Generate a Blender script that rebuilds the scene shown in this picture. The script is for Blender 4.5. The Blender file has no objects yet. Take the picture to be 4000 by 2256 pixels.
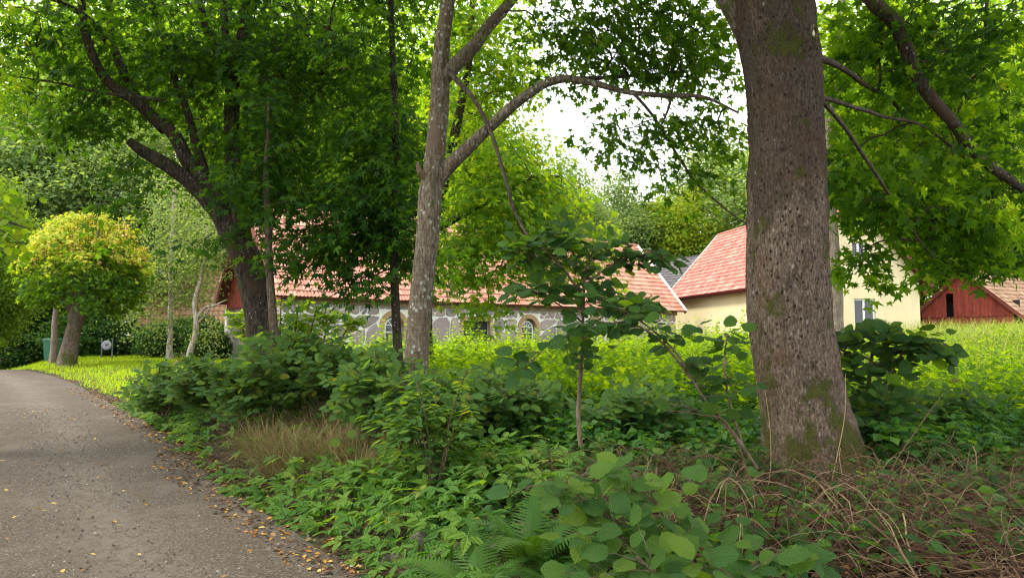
import bpy, math, random
import numpy as np
from mathutils import Vector, Matrix

C = bpy.context.scene.collection
SC = bpy.context.scene
rad = math.radians

# ------------------------------------------------------------------ camera, world, sun, exposure
PITCH = rad(3.98); EYE = 1.6; FPX = 2900.0
cam_data = bpy.data.cameras.new('camera'); cam = bpy.data.objects.new('camera', cam_data); C.objects.link(cam)
cam.location = (0, 0, EYE); cam.rotation_euler = (rad(90) + PITCH, 0, 0)
cam_data.sensor_width = 36; cam_data.lens = FPX / 4000 * 36
cam_data.clip_start = 0.05; cam_data.clip_end = 3000
SC.camera = cam

SUN_EL, SUN_AZ = rad(52), rad(-98)        # azimuth measured clockwise from +Y (view direction)
w = bpy.data.worlds.new("World"); SC.world = w; w.use_nodes = True
nt = w.node_tree; nt.nodes.clear()
sky = nt.nodes.new('ShaderNodeTexSky'); sky.sky_type = 'NISHITA'; sky.sun_disc = False
sky.sun_elevation = SUN_EL; sky.sun_rotation = SUN_AZ
sky.dust_density = 3.0; sky.air_density = 1.0
tc = nt.nodes.new('ShaderNodeTexCoord')
nz = nt.nodes.new('ShaderNodeTexNoise'); nz.inputs['Scale'].default_value = 2.2; nz.inputs['Detail'].default_value = 6
rp = nt.nodes.new('ShaderNodeMapRange'); rp.inputs['From Min'].default_value = .3; rp.inputs['From Max'].default_value = .7
rp.inputs['To Min'].default_value = .82; rp.inputs['To Max'].default_value = 1.0
mx = nt.nodes.new('ShaderNodeMix'); mx.data_type = 'RGBA'
mx.inputs['B'].default_value = (15.5, 15.7, 16.2, 1)          # thin bright cloud over the whole sky
bg = nt.nodes.new('ShaderNodeBackground'); bg.inputs['Strength'].default_value = 0.10
ow = nt.nodes.new('ShaderNodeOutputWorld')
L = nt.links.new
L(tc.outputs['Generated'], nz.inputs['Vector']); L(nz.outputs['Fac'], rp.inputs['Value'])
L(rp.outputs['Result'], mx.inputs['Factor']); L(sky.outputs['Color'], mx.inputs['A'])
L(mx.outputs['Result'], bg.inputs['Color']); L(bg.outputs['Background'], ow.inputs['Surface'])

sl = bpy.data.lights.new('sun', 'SUN'); so = bpy.data.objects.new('sun', sl); C.objects.link(so)
sl.energy = 2.2; sl.angle = rad(10); sl.color = (1, .95, .86)
sd = Vector((math.sin(SUN_AZ) * math.cos(SUN_EL), math.cos(SUN_AZ) * math.cos(SUN_EL), math.sin(SUN_EL)))
so.rotation_euler = sd.to_track_quat('Z', 'Y').to_euler(); so.location = (0, 0, 40)

SC.view_settings.view_transform = 'Standard'; SC.view_settings.look = 'None'
SC.view_settings.gamma = 1; SC.view_settings.use_curve_mapping = False
SC.view_settings.exposure = 1.05
SC.render.engine = 'CYCLES'
SC.cycles.use_denoising = True; SC.cycles.denoising_prefilter = 'ACCURATE'
SC.cycles.filter_width = 1.15; SC.cycles.max_bounces = 10; SC.cycles.diffuse_bounces = 5; SC.cycles.transmission_bounces = 8; SC.cycles.glossy_bounces = 2
SC.cycles.sample_clamp_indirect = 8

# ------------------------------------------------------------------ helpers
def P(px, py, Y):
    """point at depth Y seen at source pixel (px, py) of the 4000x2256 photograph"""
    a = (px - 2000) / FPX; b = -(py - 1128) / FPX
    dx, dy, dz = a, math.cos(PITCH) - b * math.sin(PITCH), math.sin(PITCH) + b * math.cos(PITCH)
    t = Y / dy
    return np.array([dx * t, Y, EYE + dz * t])

def project(p):
    p = np.asarray(p, float).reshape(-1, 3)
    y = p[:, 1]; z = p[:, 2] - EYE
    f = y * math.cos(PITCH) + z * math.sin(PITCH); u = -y * math.sin(PITCH) + z * math.cos(PITCH)
    f = np.where(f < .1, .1, f)
    return 2000 + FPX * p[:, 0] / f, 1128 - FPX * u / f, f

def _h(ix, iy, iz, seed):
    n = (ix * 374761393 + iy * 668265263 + iz * 2147483647 % 4294967291 + iz * 1274126177 + seed * 974634777) & 0xffffffff
    n = ((n ^ (n >> 13)) * 1274126177) & 0xffffffff
    n = n ^ (n >> 16)
    return (n & 0xffffff) / float(0xffffff)

def vnoise(p, seed=0):
    p = np.asarray(p, float); i = np.floor(p).astype(np.int64); f = p - i; f = f * f * (3 - 2 * f)
    r = 0
    for dx in (0, 1):
        for dy in (0, 1):
            for dz in (0, 1):
                wgt = (f[..., 0] if dx else 1 - f[..., 0]) * (f[..., 1] if dy else 1 - f[..., 1]) * (f[..., 2] if dz else 1 - f[..., 2])
                r = r + wgt * _h(i[..., 0] + dx, i[..., 1] + dy, i[..., 2] + dz, seed)
    return r

def sstep(x, a, b):
    t = np.clip((np.asarray(x, float) - a) / (b - a), 0, 1); return t * t * (3 - 2 * t)

# right-hand edge of the gravel road in plan (vegetation edge)
EDGE = np.array([(6.5, -6), (2.3, 0), (-.95, 5.08), (-1.62, 6.1), (-2.35, 7.1), (-3.34, 8.5), (-4.9, 10.9), (-6.6, 13.5), (-8.1, 15.5), (-9.8, 17.7),
                 (-12.5, 21.4), (-16, 25.6), (-18.5, 28), (-24, 32.5), (-31, 37)])

def edge_dist(x, y):
    """signed distance to the edge line, positive on the bank side"""
    x = np.asarray(x, float); y = np.asarray(y, float)
    best = np.full(np.broadcast(x, y).shape, 1e9); sgn = np.ones_like(best)
    for a, b in zip(EDGE[:-1], EDGE[1:]):
        d = b - a; l2 = d @ d
        t = np.clip(((x - a[0]) * d[0] + (y - a[1]) * d[1]) / l2, 0, 1)
        qx = x - (a[0] + t * d[0]); qy = y - (a[1] + t * d[1])
        dist = np.hypot(qx, qy); s = np.sign(d[1] * qx - d[0] * qy)
        m = dist < best
        best = np.where(m, dist, best); sgn = np.where(m, s, sgn)
    return best * np.where(sgn == 0, 1, sgn)

def ground_z(x, y, fine=True):
    x = np.asarray(x, float); y = np.asarray(y, float)
    z = .024 * np.clip(y - 6, 0, 26)
    ed = edge_dist(x, y)
    far_lawn = sstep(y, 14, 20) * sstep(-x / np.maximum(y, 1), .18, .36)
    z = z + .32 * sstep(ed, .1, 2.2) * (1 - .75 * far_lawn)
    z = z + .032 * np.clip(x - 3, 0, 25) * sstep(y, 7, 30)
    ang = -x / np.maximum(y, 1)
    z = z - .10 * np.clip(np.hypot(x, y) - 33.5, 0, 60) * sstep(ang, .60, .70) * sstep(y, 20, 26)
    z = z + .012 * np.clip(y - 60, 0, 300)
    z = z - .30 * np.exp(-((x - .45) / .36) ** 2 - ((y - 4.0) / .42) ** 2)          # dark hollow under the ferns
    if fine:
        q = np.stack([x, y, 0 * x + 3.3], -1)
        z = z + (.10 * (vnoise(q * .55, 3) - .5) + .05 * (vnoise(q * 1.9, 4) - .5)) * sstep(ed, .2, 1.5)
        z = z + .022 * (vnoise(q * .8, 6) - .5) * sstep(-ed, 0, .5)
    return z

def gz(x, y): return float(ground_z(np.array([x]), np.array([y]))[0])

def new_mesh(name, V, loops, sizes, uv=None, rnd=None, smooth=False):
    me = bpy.data.meshes.new(name)
    V = np.asarray(V, np.float32).reshape(-1, 3); loops = np.asarray(loops, np.int32).ravel(); sizes = np.asarray(sizes, np.int32).ravel()
    me.vertices.add(len(V)); me.vertices.foreach_set('co', V.ravel())
    me.loops.add(len(loops)); me.loops.foreach_set('vertex_index', loops)
    me.polygons.add(len(sizes))
    st = np.zeros(len(sizes), np.int32); st[1:] = np.cumsum(sizes)[:-1]
    me.polygons.foreach_set('loop_start', st)
    me.update(calc_edges=True)
    if uv is not None:
        ul = me.uv_layers.new(name='UVMap'); ul.data.foreach_set('uv', np.asarray(uv, np.float32)[loops].ravel())
    if rnd is not None:
        a = me.attributes.new('rnd', 'FLOAT', 'POINT'); a.data.foreach_set('value', np.asarray(rnd, np.float32).ravel())
    me.polygons.foreach_set('use_smooth', np.full(len(sizes), bool(smooth)))
    return me

def link(name, me, mat, parent=None, kind=None):
    o = bpy.data.objects.new(name, me); C.objects.link(o)
    if mat is not None and not me.materials: me.materials.append(mat)
    if parent is not None: o.parent = parent
    if kind: o['kind'] = kind
    return o

def tag(o, label=None, cat=None, group=None, kind=None):
    if label: o['label'] = label
    if cat: o['category'] = cat
    if group: o['group'] = group
    if kind: o['kind'] = kind
    return o

def empty(name, loc, label=None, cat=None, group=None, rz=0):
    o = bpy.data.objects.new(name, None); C.objects.link(o); o.location = tuple(loc); o.rotation_euler[2] = rz
    o.empty_display_size = .2
    return tag(o, label, cat, group)

class MB:
    """collects quads, boxes and prisms into one mesh"""
    def __init__(s): s.v = []; s.f = []
    def add(s, vs, fs):
        k = len(s.v); s.v += [tuple(map(float, q)) for q in vs]; s.f += [tuple(i + k for i in f) for f in fs]; return s
    def box(s, o, ex, ey, ez):
        """box from corner o along three edge vectors"""
        o, ex, ey, ez = (np.array(q, float) for q in (o, ex, ey, ez))
        v = [o, o + ex, o + ex + ey, o + ey, o + ez, o + ex + ez, o + ex + ey + ez, o + ey + ez]
        return s.add(v, [(0, 3, 2, 1), (4, 5, 6, 7), (0, 1, 5, 4), (1, 2, 6, 5), (2, 3, 7, 6), (3, 0, 4, 7)])
    def prism(s, poly, d):
        """poly: list of 3D points (front face, any order), extruded by vector d"""
        n = len(poly); p = [np.array(q, float) for q in poly]; d = np.array(d, float)
        return s.add(p + [q + d for q in p], [tuple(range(n)), tuple(range(2 * n - 1, n - 1, -1))] + [(i, i + n, (i + 1) % n + n, (i + 1) % n) for i in range(n)])
    def mesh(s, name, smooth=False):
        lo = [i for f in s.f for i in f]; me = new_mesh(name, s.v, lo, [len(f) for f in s.f], smooth=smooth)
        return me
    def build(s, name, mat, parent=None, kind=None, smooth=False):
        return link(name, s.mesh(name, smooth), mat, parent, kind)

def catmull(pts, n):
    pts = np.asarray(pts, float)
    p = np.vstack([2 * pts[0] - pts[1], pts, 2 * pts[-1] - pts[-2]])
    segs = len(pts) - 1; t = np.linspace(0, segs - 1e-6, n); i = t.astype(int); f = (t - i)[:, None]
    a, b, c, d = p[i], p[i + 1], p[i + 2], p[i + 3]
    return .5 * (2 * b + (c - a) * f + (2 * a - 5 * b + 4 * c - d) * f ** 2 + (3 * b - a - 3 * c + d) * f ** 3)

def tubes(paths, radii, sides=4):
    """paths (n,k,3), radii (n,k) -> verts, loops, sizes (quads), capped at the tip by its small radius"""
    paths = np.asarray(paths, float); radii = np.asarray(radii, float); n, k, _ = paths.shape
    T = np.gradient(paths, axis=1); T /= np.linalg.norm(T, axis=2, keepdims=True) + 1e-9
    m = T.mean(1, keepdims=True)
    ref = np.where(np.abs(m[..., 2:3]) > .8 * np.linalg.norm(m, axis=2, keepdims=True), np.array([1., 0, 0]), np.array([0, 0, 1.]))
    A = np.cross(T, ref); A /= np.linalg.norm(A, axis=2, keepdims=True) + 1e-9
    B = np.cross(T, A)
    th = np.arange(sides) / sides * 2 * math.pi
    V = paths[:, :, None, :] + radii[:, :, None, None] * (np.cos(th)[None, None, :, None] * A[:, :, None, :] + np.sin(th)[None, None, :, None] * B[:, :, None, :])
    V = V.reshape(-1, 3)
    j = np.arange(sides); j2 = (j + 1) % sides
    q = []
    for a in range(k - 1):
        q.append(np.stack([a * sides + j, a * sides + j2, (a + 1) * sides + j2, (a + 1) * sides + j], 1))
    q = np.concatenate(q)
    loops = (q[None] + (np.arange(n) * k * sides)[:, None, None]).reshape(-1)
    return V, loops, np.full(n * len(q), 4)

def wobble(p, amp, scale, seed):
    p = np.asarray(p, float)
    d = np.stack([vnoise(p * scale + 17 * i, seed + i) - .5 for i in range(3)], -1) * 2 * amp
    t = np.linspace(0, 1, len(p))[:, None]
    return p + d * np.minimum(t * 6, 1)

# ------------------------------------------------------------------ materials
def nodes(name):
    m = bpy.data.materials.new(name); m.use_nodes = True; t = m.node_tree; t.nodes.clear()
    out = t.nodes.new('ShaderNodeOutputMaterial'); return m, t, out
def N(t, typ, **kw):
    n = t.nodes.new(typ)
    for k, v in kw.items():
        if k in n.inputs: n.inputs[k].default_value = v
        else: setattr(n, k, v)
    return n
def ramp(t, fac, stops):
    r = t.nodes.new('ShaderNodeValToRGB'); e = r.color_ramp.elements
    while len(e) < len(stops): e.new(.5)
    for el, (p, c) in zip(e, stops): el.position = p; el.color = (*c, 1) if len(c) == 3 else c
    t.links.new(fac, r.inputs['Fac']); return r.outputs['Color']
def mixc(t, fac, a, b, mode='MIX'):
    m = t.nodes.new('ShaderNodeMix'); m.data_type = 'RGBA'; m.blend_type = mode
    for s, v in (('Factor', fac), ('A', a), ('B', b)):
        i = m.inputs[s] if s == 'Factor' else [q for q in m.inputs if q.name == s and q.type == 'RGBA'][0]
        if hasattr(v, 'links'): t.links.new(v, i)
        else: i.default_value = v if s == 'Factor' else ((*v, 1) if len(v) == 3 else v)
    return [q for q in m.outputs if q.type == 'RGBA'][0]
def math_(t, op, a, b=None, c=None):
    m = t.nodes.new('ShaderNodeMath'); m.operation = op
    for i, v in enumerate((a, b, c)):
        if v is None: continue
        if hasattr(v, 'links'): t.links.new(v, m.inputs[i])
        else: m.inputs[i].default_value = v
    return m.outputs[0]
def noise(t, vec, scale, detail=4, rough=.55, dist=0):
    n = N(t, 'ShaderNodeTexNoise', Scale=scale, Detail=detail, Roughness=rough, Distortion=dist); 
    if vec is not None: t.links.new(vec, n.inputs['Vector'])
    return n.outputs['Fac']
def mapping(t, vec, scale=(1, 1, 1), rot=(0, 0, 0)):
    m = N(t, 'ShaderNodeMapping'); m.inputs['Scale'].default_value = scale; m.inputs['Rotation'].default_value = rot; t.links.new(vec, m.inputs['Vector']); return m.outputs[0]
def texco(t, which='Object'): return t.nodes.new('ShaderNodeTexCoord').outputs[which]
def worldpos(t): return t.nodes.new('ShaderNodeNewGeometry').outputs['Position']
def bump(t, h, strength, dist, normal=None):
    b = N(t, 'ShaderNodeBump', Strength=strength, Distance=dist); t.links.new(h, b.inputs['Height'])
    if normal is not None: t.links.new(normal, b.inputs['Normal'])
    return b.outputs[0]
def principled(t, out, col, rough=.8, normal=None, spec=.3):
    p = N(t, 'ShaderNodeBsdfPrincipled')
    if hasattr(col, 'links'): t.links.new(col, p.inputs['Base Color'])
    else: p.inputs['Base Color'].default_value = (*col, 1)
    if hasattr(rough, 'links'): t.links.new(rough, p.inputs['Roughness'])
    else: p.inputs['Roughness'].default_value = rough
    p.inputs['Specular IOR Level'].default_value = spec
    if normal is not None: t.links.new(normal, p.inputs['Normal'])
    if out is not None: t.links.new(p.outputs[0], out.inputs['Surface'])
    return p

def leaf_mat(name, stops, trans, tfac=.42, rough=.55, veins=True, spec=.12, vein_n=9, patch=0.0):
    m, t, out = nodes(name)
    at = N(t, 'ShaderNodeAttribute', attribute_name='rnd'); oi = t.nodes.new('ShaderNodeObjectInfo')
    r = math_(t, 'FRACT', math_(t, 'ADD', at.outputs['Fac'], oi.outputs['Random']))
    if patch:
        nn = noise(t, worldpos(t), patch, 3); r = math_(t, 'ADD', math_(t, 'MULTIPLY', r, .55), math_(t, 'MULTIPLY', math_(t, 'SUBTRACT', nn, .28), 1.0))
    col = ramp(t, r, stops); tcol = mixc(t, 1.0, col, trans, 'MULTIPLY')
    nor = None
    if veins:
        uv = N(t, 'ShaderNodeUVMap', uv_map='UVMap'); sx = N(t, 'ShaderNodeSeparateXYZ'); t.links.new(uv.outputs[0], sx.inputs[0])
        ax = math_(t, 'ABSOLUTE', sx.outputs[0])
        ph = math_(t, 'MULTIPLY', math_(t, 'SUBTRACT', sx.outputs[1], math_(t, 'MULTIPLY', ax, .75)), vein_n)
        v = math_(t, 'PINGPONG', ph, .5)                       # 0 on a side vein
        side = math_(t, 'SMOOTH_MIN', math_(t, 'MULTIPLY', v, 3.2), 1.0, .1)
        mid = math_(t, 'SMOOTH_MIN', math_(t, 'MULTIPLY', ax, 26.), 1.0, .1)
        h = math_(t, 'MINIMUM', side, mid)
        nor = bump(t, h, .8, .012)
        vc = mixc(t, 1.0, col, (1.8, 1.55, 1.6), 'MULTIPLY')
        col = mixc(t, h, vc, col)
    pr = principled(t, None, col, rough, nor, spec)
    tr = N(t, 'ShaderNodeBsdfTranslucent'); t.links.new(tcol, tr.inputs['Color'])
    ms = N(t, 'ShaderNodeMixShader', Fac=tfac); t.links.new(pr.outputs[0], ms.inputs[1]); t.links.new(tr.outputs[0], ms.inputs[2])
    t.links.new(ms.outputs[0], out.inputs['Surface'])
    return m

G = {}
# deep green leaves; light passing through turns yellow-green
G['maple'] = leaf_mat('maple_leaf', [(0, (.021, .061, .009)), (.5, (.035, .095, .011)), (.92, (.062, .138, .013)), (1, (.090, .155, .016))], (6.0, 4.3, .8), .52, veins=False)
G['maple_shaded'] = leaf_mat('maple_leaf_shaded', [(0, (.014, .046, .010)), (.6, (.025, .074, .012)), (1, (.043, .106, .013))], (5.8, 4.3, .8), .48, veins=False)  # darker copy of the maple leaf; near-crown shade put into its colour
G['maple_lit'] = leaf_mat('maple_leaf_sunlit', [(0, (.055, .130, .012)), (.5, (.088, .18, .015)), (.93, (.14, .22, .018)), (1, (.19, .23, .02))], (4.2, 3.3, .7), .58, veins=False)  # brighter copy of the maple leaf; sunlight put into its colour
G['hazel'] = leaf_mat('hazel_leaf', [(0, (.046, .115, .034)), (.6, (.072, .158, .036)), (.97, (.11, .195, .03)), (1, (.18, .19, .03))], (3.6, 2.8, .6), .40, rough=.6)
G['hazel_shaded'] = leaf_mat('hazel_leaf_shaded', [(0, (.026, .072, .022)), (.7, (.040, .100, .025)), (1, (.062, .135, .022))], (4.6, 3.4, .6), .42, rough=.55)  # darker hazel copy; silhouette shade put into the leaf colour
G['elder'] = leaf_mat('ground_elder_leaf', [(0, (.055, .140, .028)), (.6, (.082, .182, .032)), (.95, (.12, .22, .034)), (1, (.22, .24, .05))], (2.8, 2.3, .5), .42, rough=.6, vein_n=7)
G['nettle'] = leaf_mat('nettle_leaf', [(0, (.045, .115, .010)), (.45, (.105, .205, .012)), (.85, (.19, .29, .014)), (1, (.34, .37, .02))], (3.6, 2.9, .4), .54, veins=False, patch=.9)
G['cover'] = leaf_mat('low_cover_leaf', [(0, (.028, .088, .024)), (.6, (.046, .125, .026)), (1, (.08, .165, .030))], (3.0, 2.6, .6), .40, veins=False)
G['fern'] = leaf_mat('fern_leaf', [(0, (.036, .090, .018)), (.7, (.054, .125, .022)), (1, (.08, .155, .024))], (2.9, 2.4, .6), .35, veins=False)
G['birch'] = leaf_mat('birch_leaf', [(0, (.11, .18, .06)), (.5, (.17, .25, .085)), (1, (.25, .31, .11))], (2.2, 2.0, .9), .5, veins=False)
G['bg_green'] = leaf_mat('far_leaf_green', [(0, (.032, .082, .014)), (.5, (.080, .155, .022)), (1, (.16, .23, .032))], (3.8, 3.0, .7), .5, veins=False, patch=.22)
G['bg_pale'] = leaf_mat('far_leaf_pale', [(0, (.08, .14, .05)), (.5, (.14, .22, .075)), (1, (.22, .30, .10))], (2.3, 2.0, .9), .48, veins=False, patch=.25)  # pale foliage; on the distant trees its colour stands in for haze
G['bg_yellow'] = leaf_mat('far_leaf_yellow', [(0, (.085, .17, .015)), (.5, (.16, .25, .018)), (1, (.28, .32, .025))], (2.5, 2.0, .7), .5, veins=False, patch=.3)
G['bg_dark'] = leaf_mat('far_leaf_dark', [(0, (.016, .050, .014)), (.5, (.030, .080, .018)), (1, (.055, .12, .022))], (3.0, 2.6, .7), .42, veins=False)
G['tip'] = leaf_mat('young_orange_leaf', [(0, (.62, .36, .20)), (.4, (.64, .46, .20)), (1, (.60, .54, .14))], (1.5, 1.4, .9), .4, veins=False)
G['yellowtip'] = leaf_mat('young_yellow_leaf', [(0, (.22, .33, .03)), (.5, (.38, .44, .035)), (1, (.58, .52, .07))], (1.5, 1.4, .6), .45, veins=False)
G['lawn'] = leaf_mat('lawn_grass', [(0, (.15, .28, .014)), (.5, (.25, .40, .018)), (1, (.38, .48, .035))], (2.0, 1.7, .4), .5, veins=False, patch=.8)
G['tall'] = leaf_mat('tall_meadow_grass', [(0, (.12, .21, .030)), (.5, (.24, .30, .06)), (1, (.42, .40, .15))], (1.7, 1.6, .8), .45, veins=False)
G['dry'] = leaf_mat('dry_grass', [(0, (.12, .085, .045)), (.4, (.25, .18, .095)), (.66, (.42, .33, .19)), (.74, (.07, .12, .03)), (1, (.14, .19, .045))], (1.5, 1.4, .9), .3, veins=False)
G['straw'] = leaf_mat('dead_stem', [(0, (.050, .026, .018)), (.5, (.105, .058, .036)), (.85, (.19, .12, .072)), (1, (.36, .26, .15))], (1, 1, 1), .05, veins=False, rough=.8)
G['fallen'] = leaf_mat('fallen_leaf', [(0, (.26, .10, .02)), (.35, (.42, .20, .035)), (.7, (.50, .30, .06)), (.85, (.55, .42, .12)), (1, (.16, .09, .04))], (1.3, 1.2, .9), .15, veins=False)
G['litter'] = leaf_mat('brown_litter', [(0, (.030, .017, .011)), (.5, (.07, .038, .022)), (.9, (.13, .075, .042)), (1, (.30, .17, .06))], (1, 1, 1), .05, veins=False, rough=.85)

def bark_mat(name, base, dark, light, moss=.0, sc=1.0, lichen=.0, ring=False, bdist=.012):
    m, t, out = nodes(name); o = texco(t)
    st = mapping(t, o, (1, 1, .22))
    n1 = noise(t, st, 38 * sc, 6, .65, .6); n2 = noise(t, st, 11 * sc, 4); n3 = noise(t, o, 2.3, 4)
    col = ramp(t, n1, [(.36, dark), (.48, base), (.63, light)])
    col = mixc(t, math_(t, 'MULTIPLY', sstep_node(t, n2, .45, .7), .45), col, dark)
    col = mixc(t, sstep_node(t, n3, .48, .68), col, tuple(.65 * a + .35 * b for a, b in zip(base, (.13, .075, .05))))
    h = n1
    if ring:
        rg = noise(t, mapping(t, o, (.8, .8, 14)), 2.4, 3); col = mixc(t, math_(t, 'MULTIPLY', sstep_node(t, rg, .55, .62), .4), col, dark)
    if lichen:
        vo = N(t, 'ShaderNodeTexVoronoi', Scale=15 * sc); t.links.new(mapping(t, o, (1, 1, .8)), vo.inputs['Vector'])
        n5 = noise(t, o, 3.1, 3)
        sp = math_(t, 'MULTIPLY', math_(t, 'LESS_THAN', math_(t, 'ADD', vo.outputs['Distance'], math_(t, 'MULTIPLY', n1, .25)), .30 * lichen), sstep_node(t, n5, .46, .52))
        col = mixc(t, sp, col, (.30, .31, .27))
    if moss:
        zs = N(t, 'ShaderNodeSeparateXYZ'); t.links.new(o, zs.inputs[0])
        low = math_(t, 'MULTIPLY', sstep_node(t, zs.outputs[2], 2.2, 0.0), .07)
        n4 = noise(t, mapping(t, o, (1, 1, .6)), 3.2, 6, .7)
        mk = sstep_node(t, math_(t, 'ADD', math_(t, 'ADD', n4, low), math_(t, 'MULTIPLY', n1, .12)), .72 - .1 * moss, .80 - .1 * moss)
        mcol = ramp(t, noise(t, o, 90, 3), [(.3, (.028, .036, .008)), (.7, (.085, .105, .02))])
        col = mixc(t, mk, col, mcol); h = math_(t, 'ADD', h, math_(t, 'MULTIPLY', mk, .3))
    nor = bump(t, h, .9, bdist)
    principled(t, out, col, .9, nor, .15); return m

def sstep_node(t, v, a, b):
    r = N(t, 'ShaderNodeMapRange', interpolation_type='SMOOTHSTEP'); r.inputs['From Min'].default_value = a; r.inputs['From Max'].default_value = b
    if a > b:
        r.inputs['From Min'].default_value = b; r.inputs['From Max'].default_value = a; r.inputs['To Min'].default_value = 1; r.inputs['To Max'].default_value = 0
    t.links.new(v, r.inputs['Value']); return r.outputs['Result']

B = {}
B['maple'] = bark_mat('maple_bark', (.105, .080, .058), (.030, .022, .016), (.20, .165, .125), moss=1.1, lichen=.8)
B['grey'] = bark_mat('smooth_grey_bark', (.135, .105, .075), (.055, .042, .03), (.24, .20, .15), moss=.25, lichen=1.35, ring=True, bdist=.006)
B['dark'] = bark_mat('dark_mossy_bark', (.040, .031, .023), (.014, .011, .008), (.095, .08, .06), moss=1.0, lichen=.9)
B['branch'] = bark_mat('thin_branch_bark', (.075, .058, .044), (.030, .023, .018), (.14, .12, .10), lichen=.5)
B['twig'] = bark_mat('twig_bark', (.055, .042, .032), (.025, .02, .015), (.10, .085, .065))
B['birch'] = bark_mat('birch_bark', (.46, .40, .33), (.10, .075, .06), (.60, .55, .48), ring=True, sc=.5)
B['pale'] = bark_mat('pale_far_bark', (.20, .16, .12), (.09, .07, .05), (.30, .26, .20), moss=.4)
B['stem'] = bark_mat('hazel_stem', (.12, .085, .055), (.06, .04, .03), (.19, .145, .10))

def flat_mat(name, col, rough=.7, var=.15, sc=6, bd=.004, spec=.3, second=None, sw=.5, stain=0):
    m, t, out = nodes(name); o = texco(t)
    n = noise(t, o, sc, 5, .6); c2 = second or tuple(c * (1 - var * 1.8) for c in col)
    oi = t.nodes.new('ShaderNodeObjectInfo')
    c = ramp(t, n, [(.35, c2), (.35 + sw * .6, col)])
    c = mixc(t, 1.0, c, ramp(t, oi.outputs['Random'], [(0, (1 - var,) * 3), (1, (1 + var * .6,) * 3)]), 'MULTIPLY')
    if stain:
        zz = noise(t, mapping(t, o, (1.6, 1.6, .25)), 1.0, 5, .65); c = mixc(t, math_(t, 'MULTIPLY', sstep_node(t, zz, .52, .68), stain), c, tuple(q * .55 for q in col))
    principled(t, out, c, rough, bump(t, noise(t, o, sc * 7, 4), .5, bd), spec); return m

M = {}
M['mortar'] = flat_mat('pale_lime_mortar', (.70, .68, .64), .95, .05, 5, .006, stain=.12)
M['brick'] = flat_mat('yellow_brick', (.42, .29, .16), .9, .18, 9)
M['redbrick'] = flat_mat('red_brick', (.30, .12, .085), .9, .2, 9)
M['beam'] = flat_mat('weathered_timber', (.26, .18, .11), .85, .2, 3, .004, second=(.13, .085, .05))
M['redwood'] = flat_mat('falu_red_boards', (.42, .085, .060), .8, .22, 4, .003, second=(.28, .055, .042), stain=.4)
M['redtrim'] = flat_mat('dark_red_trim', (.15, .022, .022), .55, .1, 3, .001)
M['brownred'] = flat_mat('red_brown_barge', (.20, .055, .04), .7, .12, 3, .002)
M['white'] = flat_mat('white_paint', (.74, .74, .72), .5, .05, 6, .001)
M['stucco'] = flat_mat('cream_render', (.70, .61, .37), .95, .03, .9, .003, second=(.66, .57, .34), spec=.1, stain=.15)
M['door'] = flat_mat('dark_tarred_door', (.030, .026, .028), .7, .2, 5)
M['oldwall'] = flat_mat('grey_render', (.30, .28, .25), .95, .1, 2)
M['bin'] = flat_mat('green_plastic', (.035, .14, .075), .4, .06, 3, .0005, .5)
M['rubber'] = flat_mat('black_rubber', (.02, .02, .02), .6, .1, 5)
M['zinc'] = flat_mat('grey_metal', (.30, .31, .32), .45, .1, 8, .001, .5)
M['post'] = flat_mat('grey_painted_post', (.16, .19, .15), .6, .12, 7, .001)
M['cut'] = flat_mat('pale_cut_wood', (.62, .55, .42), .7, .1, 9)
M['oldcut'] = flat_mat('weathered_cut_wood', (.22, .15, .085), .85, .2, 12)

def stone_mat(name, pal):
    m, t, out = nodes(name); oi = t.nodes.new('ShaderNodeObjectInfo'); o = worldpos(t)
    c = ramp(t, oi.outputs['Random'], pal)
    g = noise(t, o, 16, 6, .75); c = mixc(t, 1.0, c, ramp(t, g, [(.3, (.72, .72, .72)), (.7, (1.18, 1.16, 1.14))]), 'MULTIPLY')
    principled(t, out, c, .85, bump(t, noise(t, o, 5, 6, .7), .7, .03), .25); return m
M['stone'] = stone_mat('granite_fieldstone', [(0, (.23, .20, .205)), (.25, (.36, .285, .27)), (.5, (.18, .17, .18)), (.75, (.38, .31, .28)), (1, (.27, .235, .24))])
M['rock'] = None

def tile_mat(name, cols, lichen=(.36, .31, .10), lam=.7):
    m, t, out = nodes(name); oi = t.nodes.new('ShaderNodeObjectInfo'); o = worldpos(t)
    at = N(t, 'ShaderNodeAttribute', attribute_name='rnd'); r = math_(t, 'FRACT', math_(t, 'ADD', at.outputs['Fac'], oi.outputs['Random']))
    c = ramp(t, r, cols)
    n = noise(t, o, .8, 4); c = mixc(t, math_(t, 'MULTIPLY', sstep_node(t, n, .5, .75), .35), c, tuple(x * .62 for x in cols[0][1]))
    n5 = noise(t, mapping(t, o, (3.2, 3.2, .35)), 1.0, 4, .6); c = mixc(t, math_(t, 'MULTIPLY', sstep_node(t, n5, .50, .64), .28), c, tuple(x * .42 for x in cols[0][1]))
    n2 = noise(t, o, 7, 5, .7); n3 = noise(t, o, .35, 2); mk = math_(t, 'MULTIPLY', sstep_node(t, n2, .56, .68), math_(t, 'MULTIPLY', sstep_node(t, n3, .42, .62), lam))
    c = mixc(t, mk, c, lichen)
    principled(t, out, c, .62, bump(t, noise(t, o, 40, 3), .4, .004), .4); return m
M['tile'] = tile_mat('clay_pantile', [(0, (.40, .160, .105)), (.5, (.46, .205, .140)), (1, (.52, .26, .18))])
M['tile_new'] = tile_mat('red_concrete_tile', [(0, (.42, .105, .075)), (.5, (.50, .145, .105)), (1, (.60, .23, .17))], lam=.1)
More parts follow.
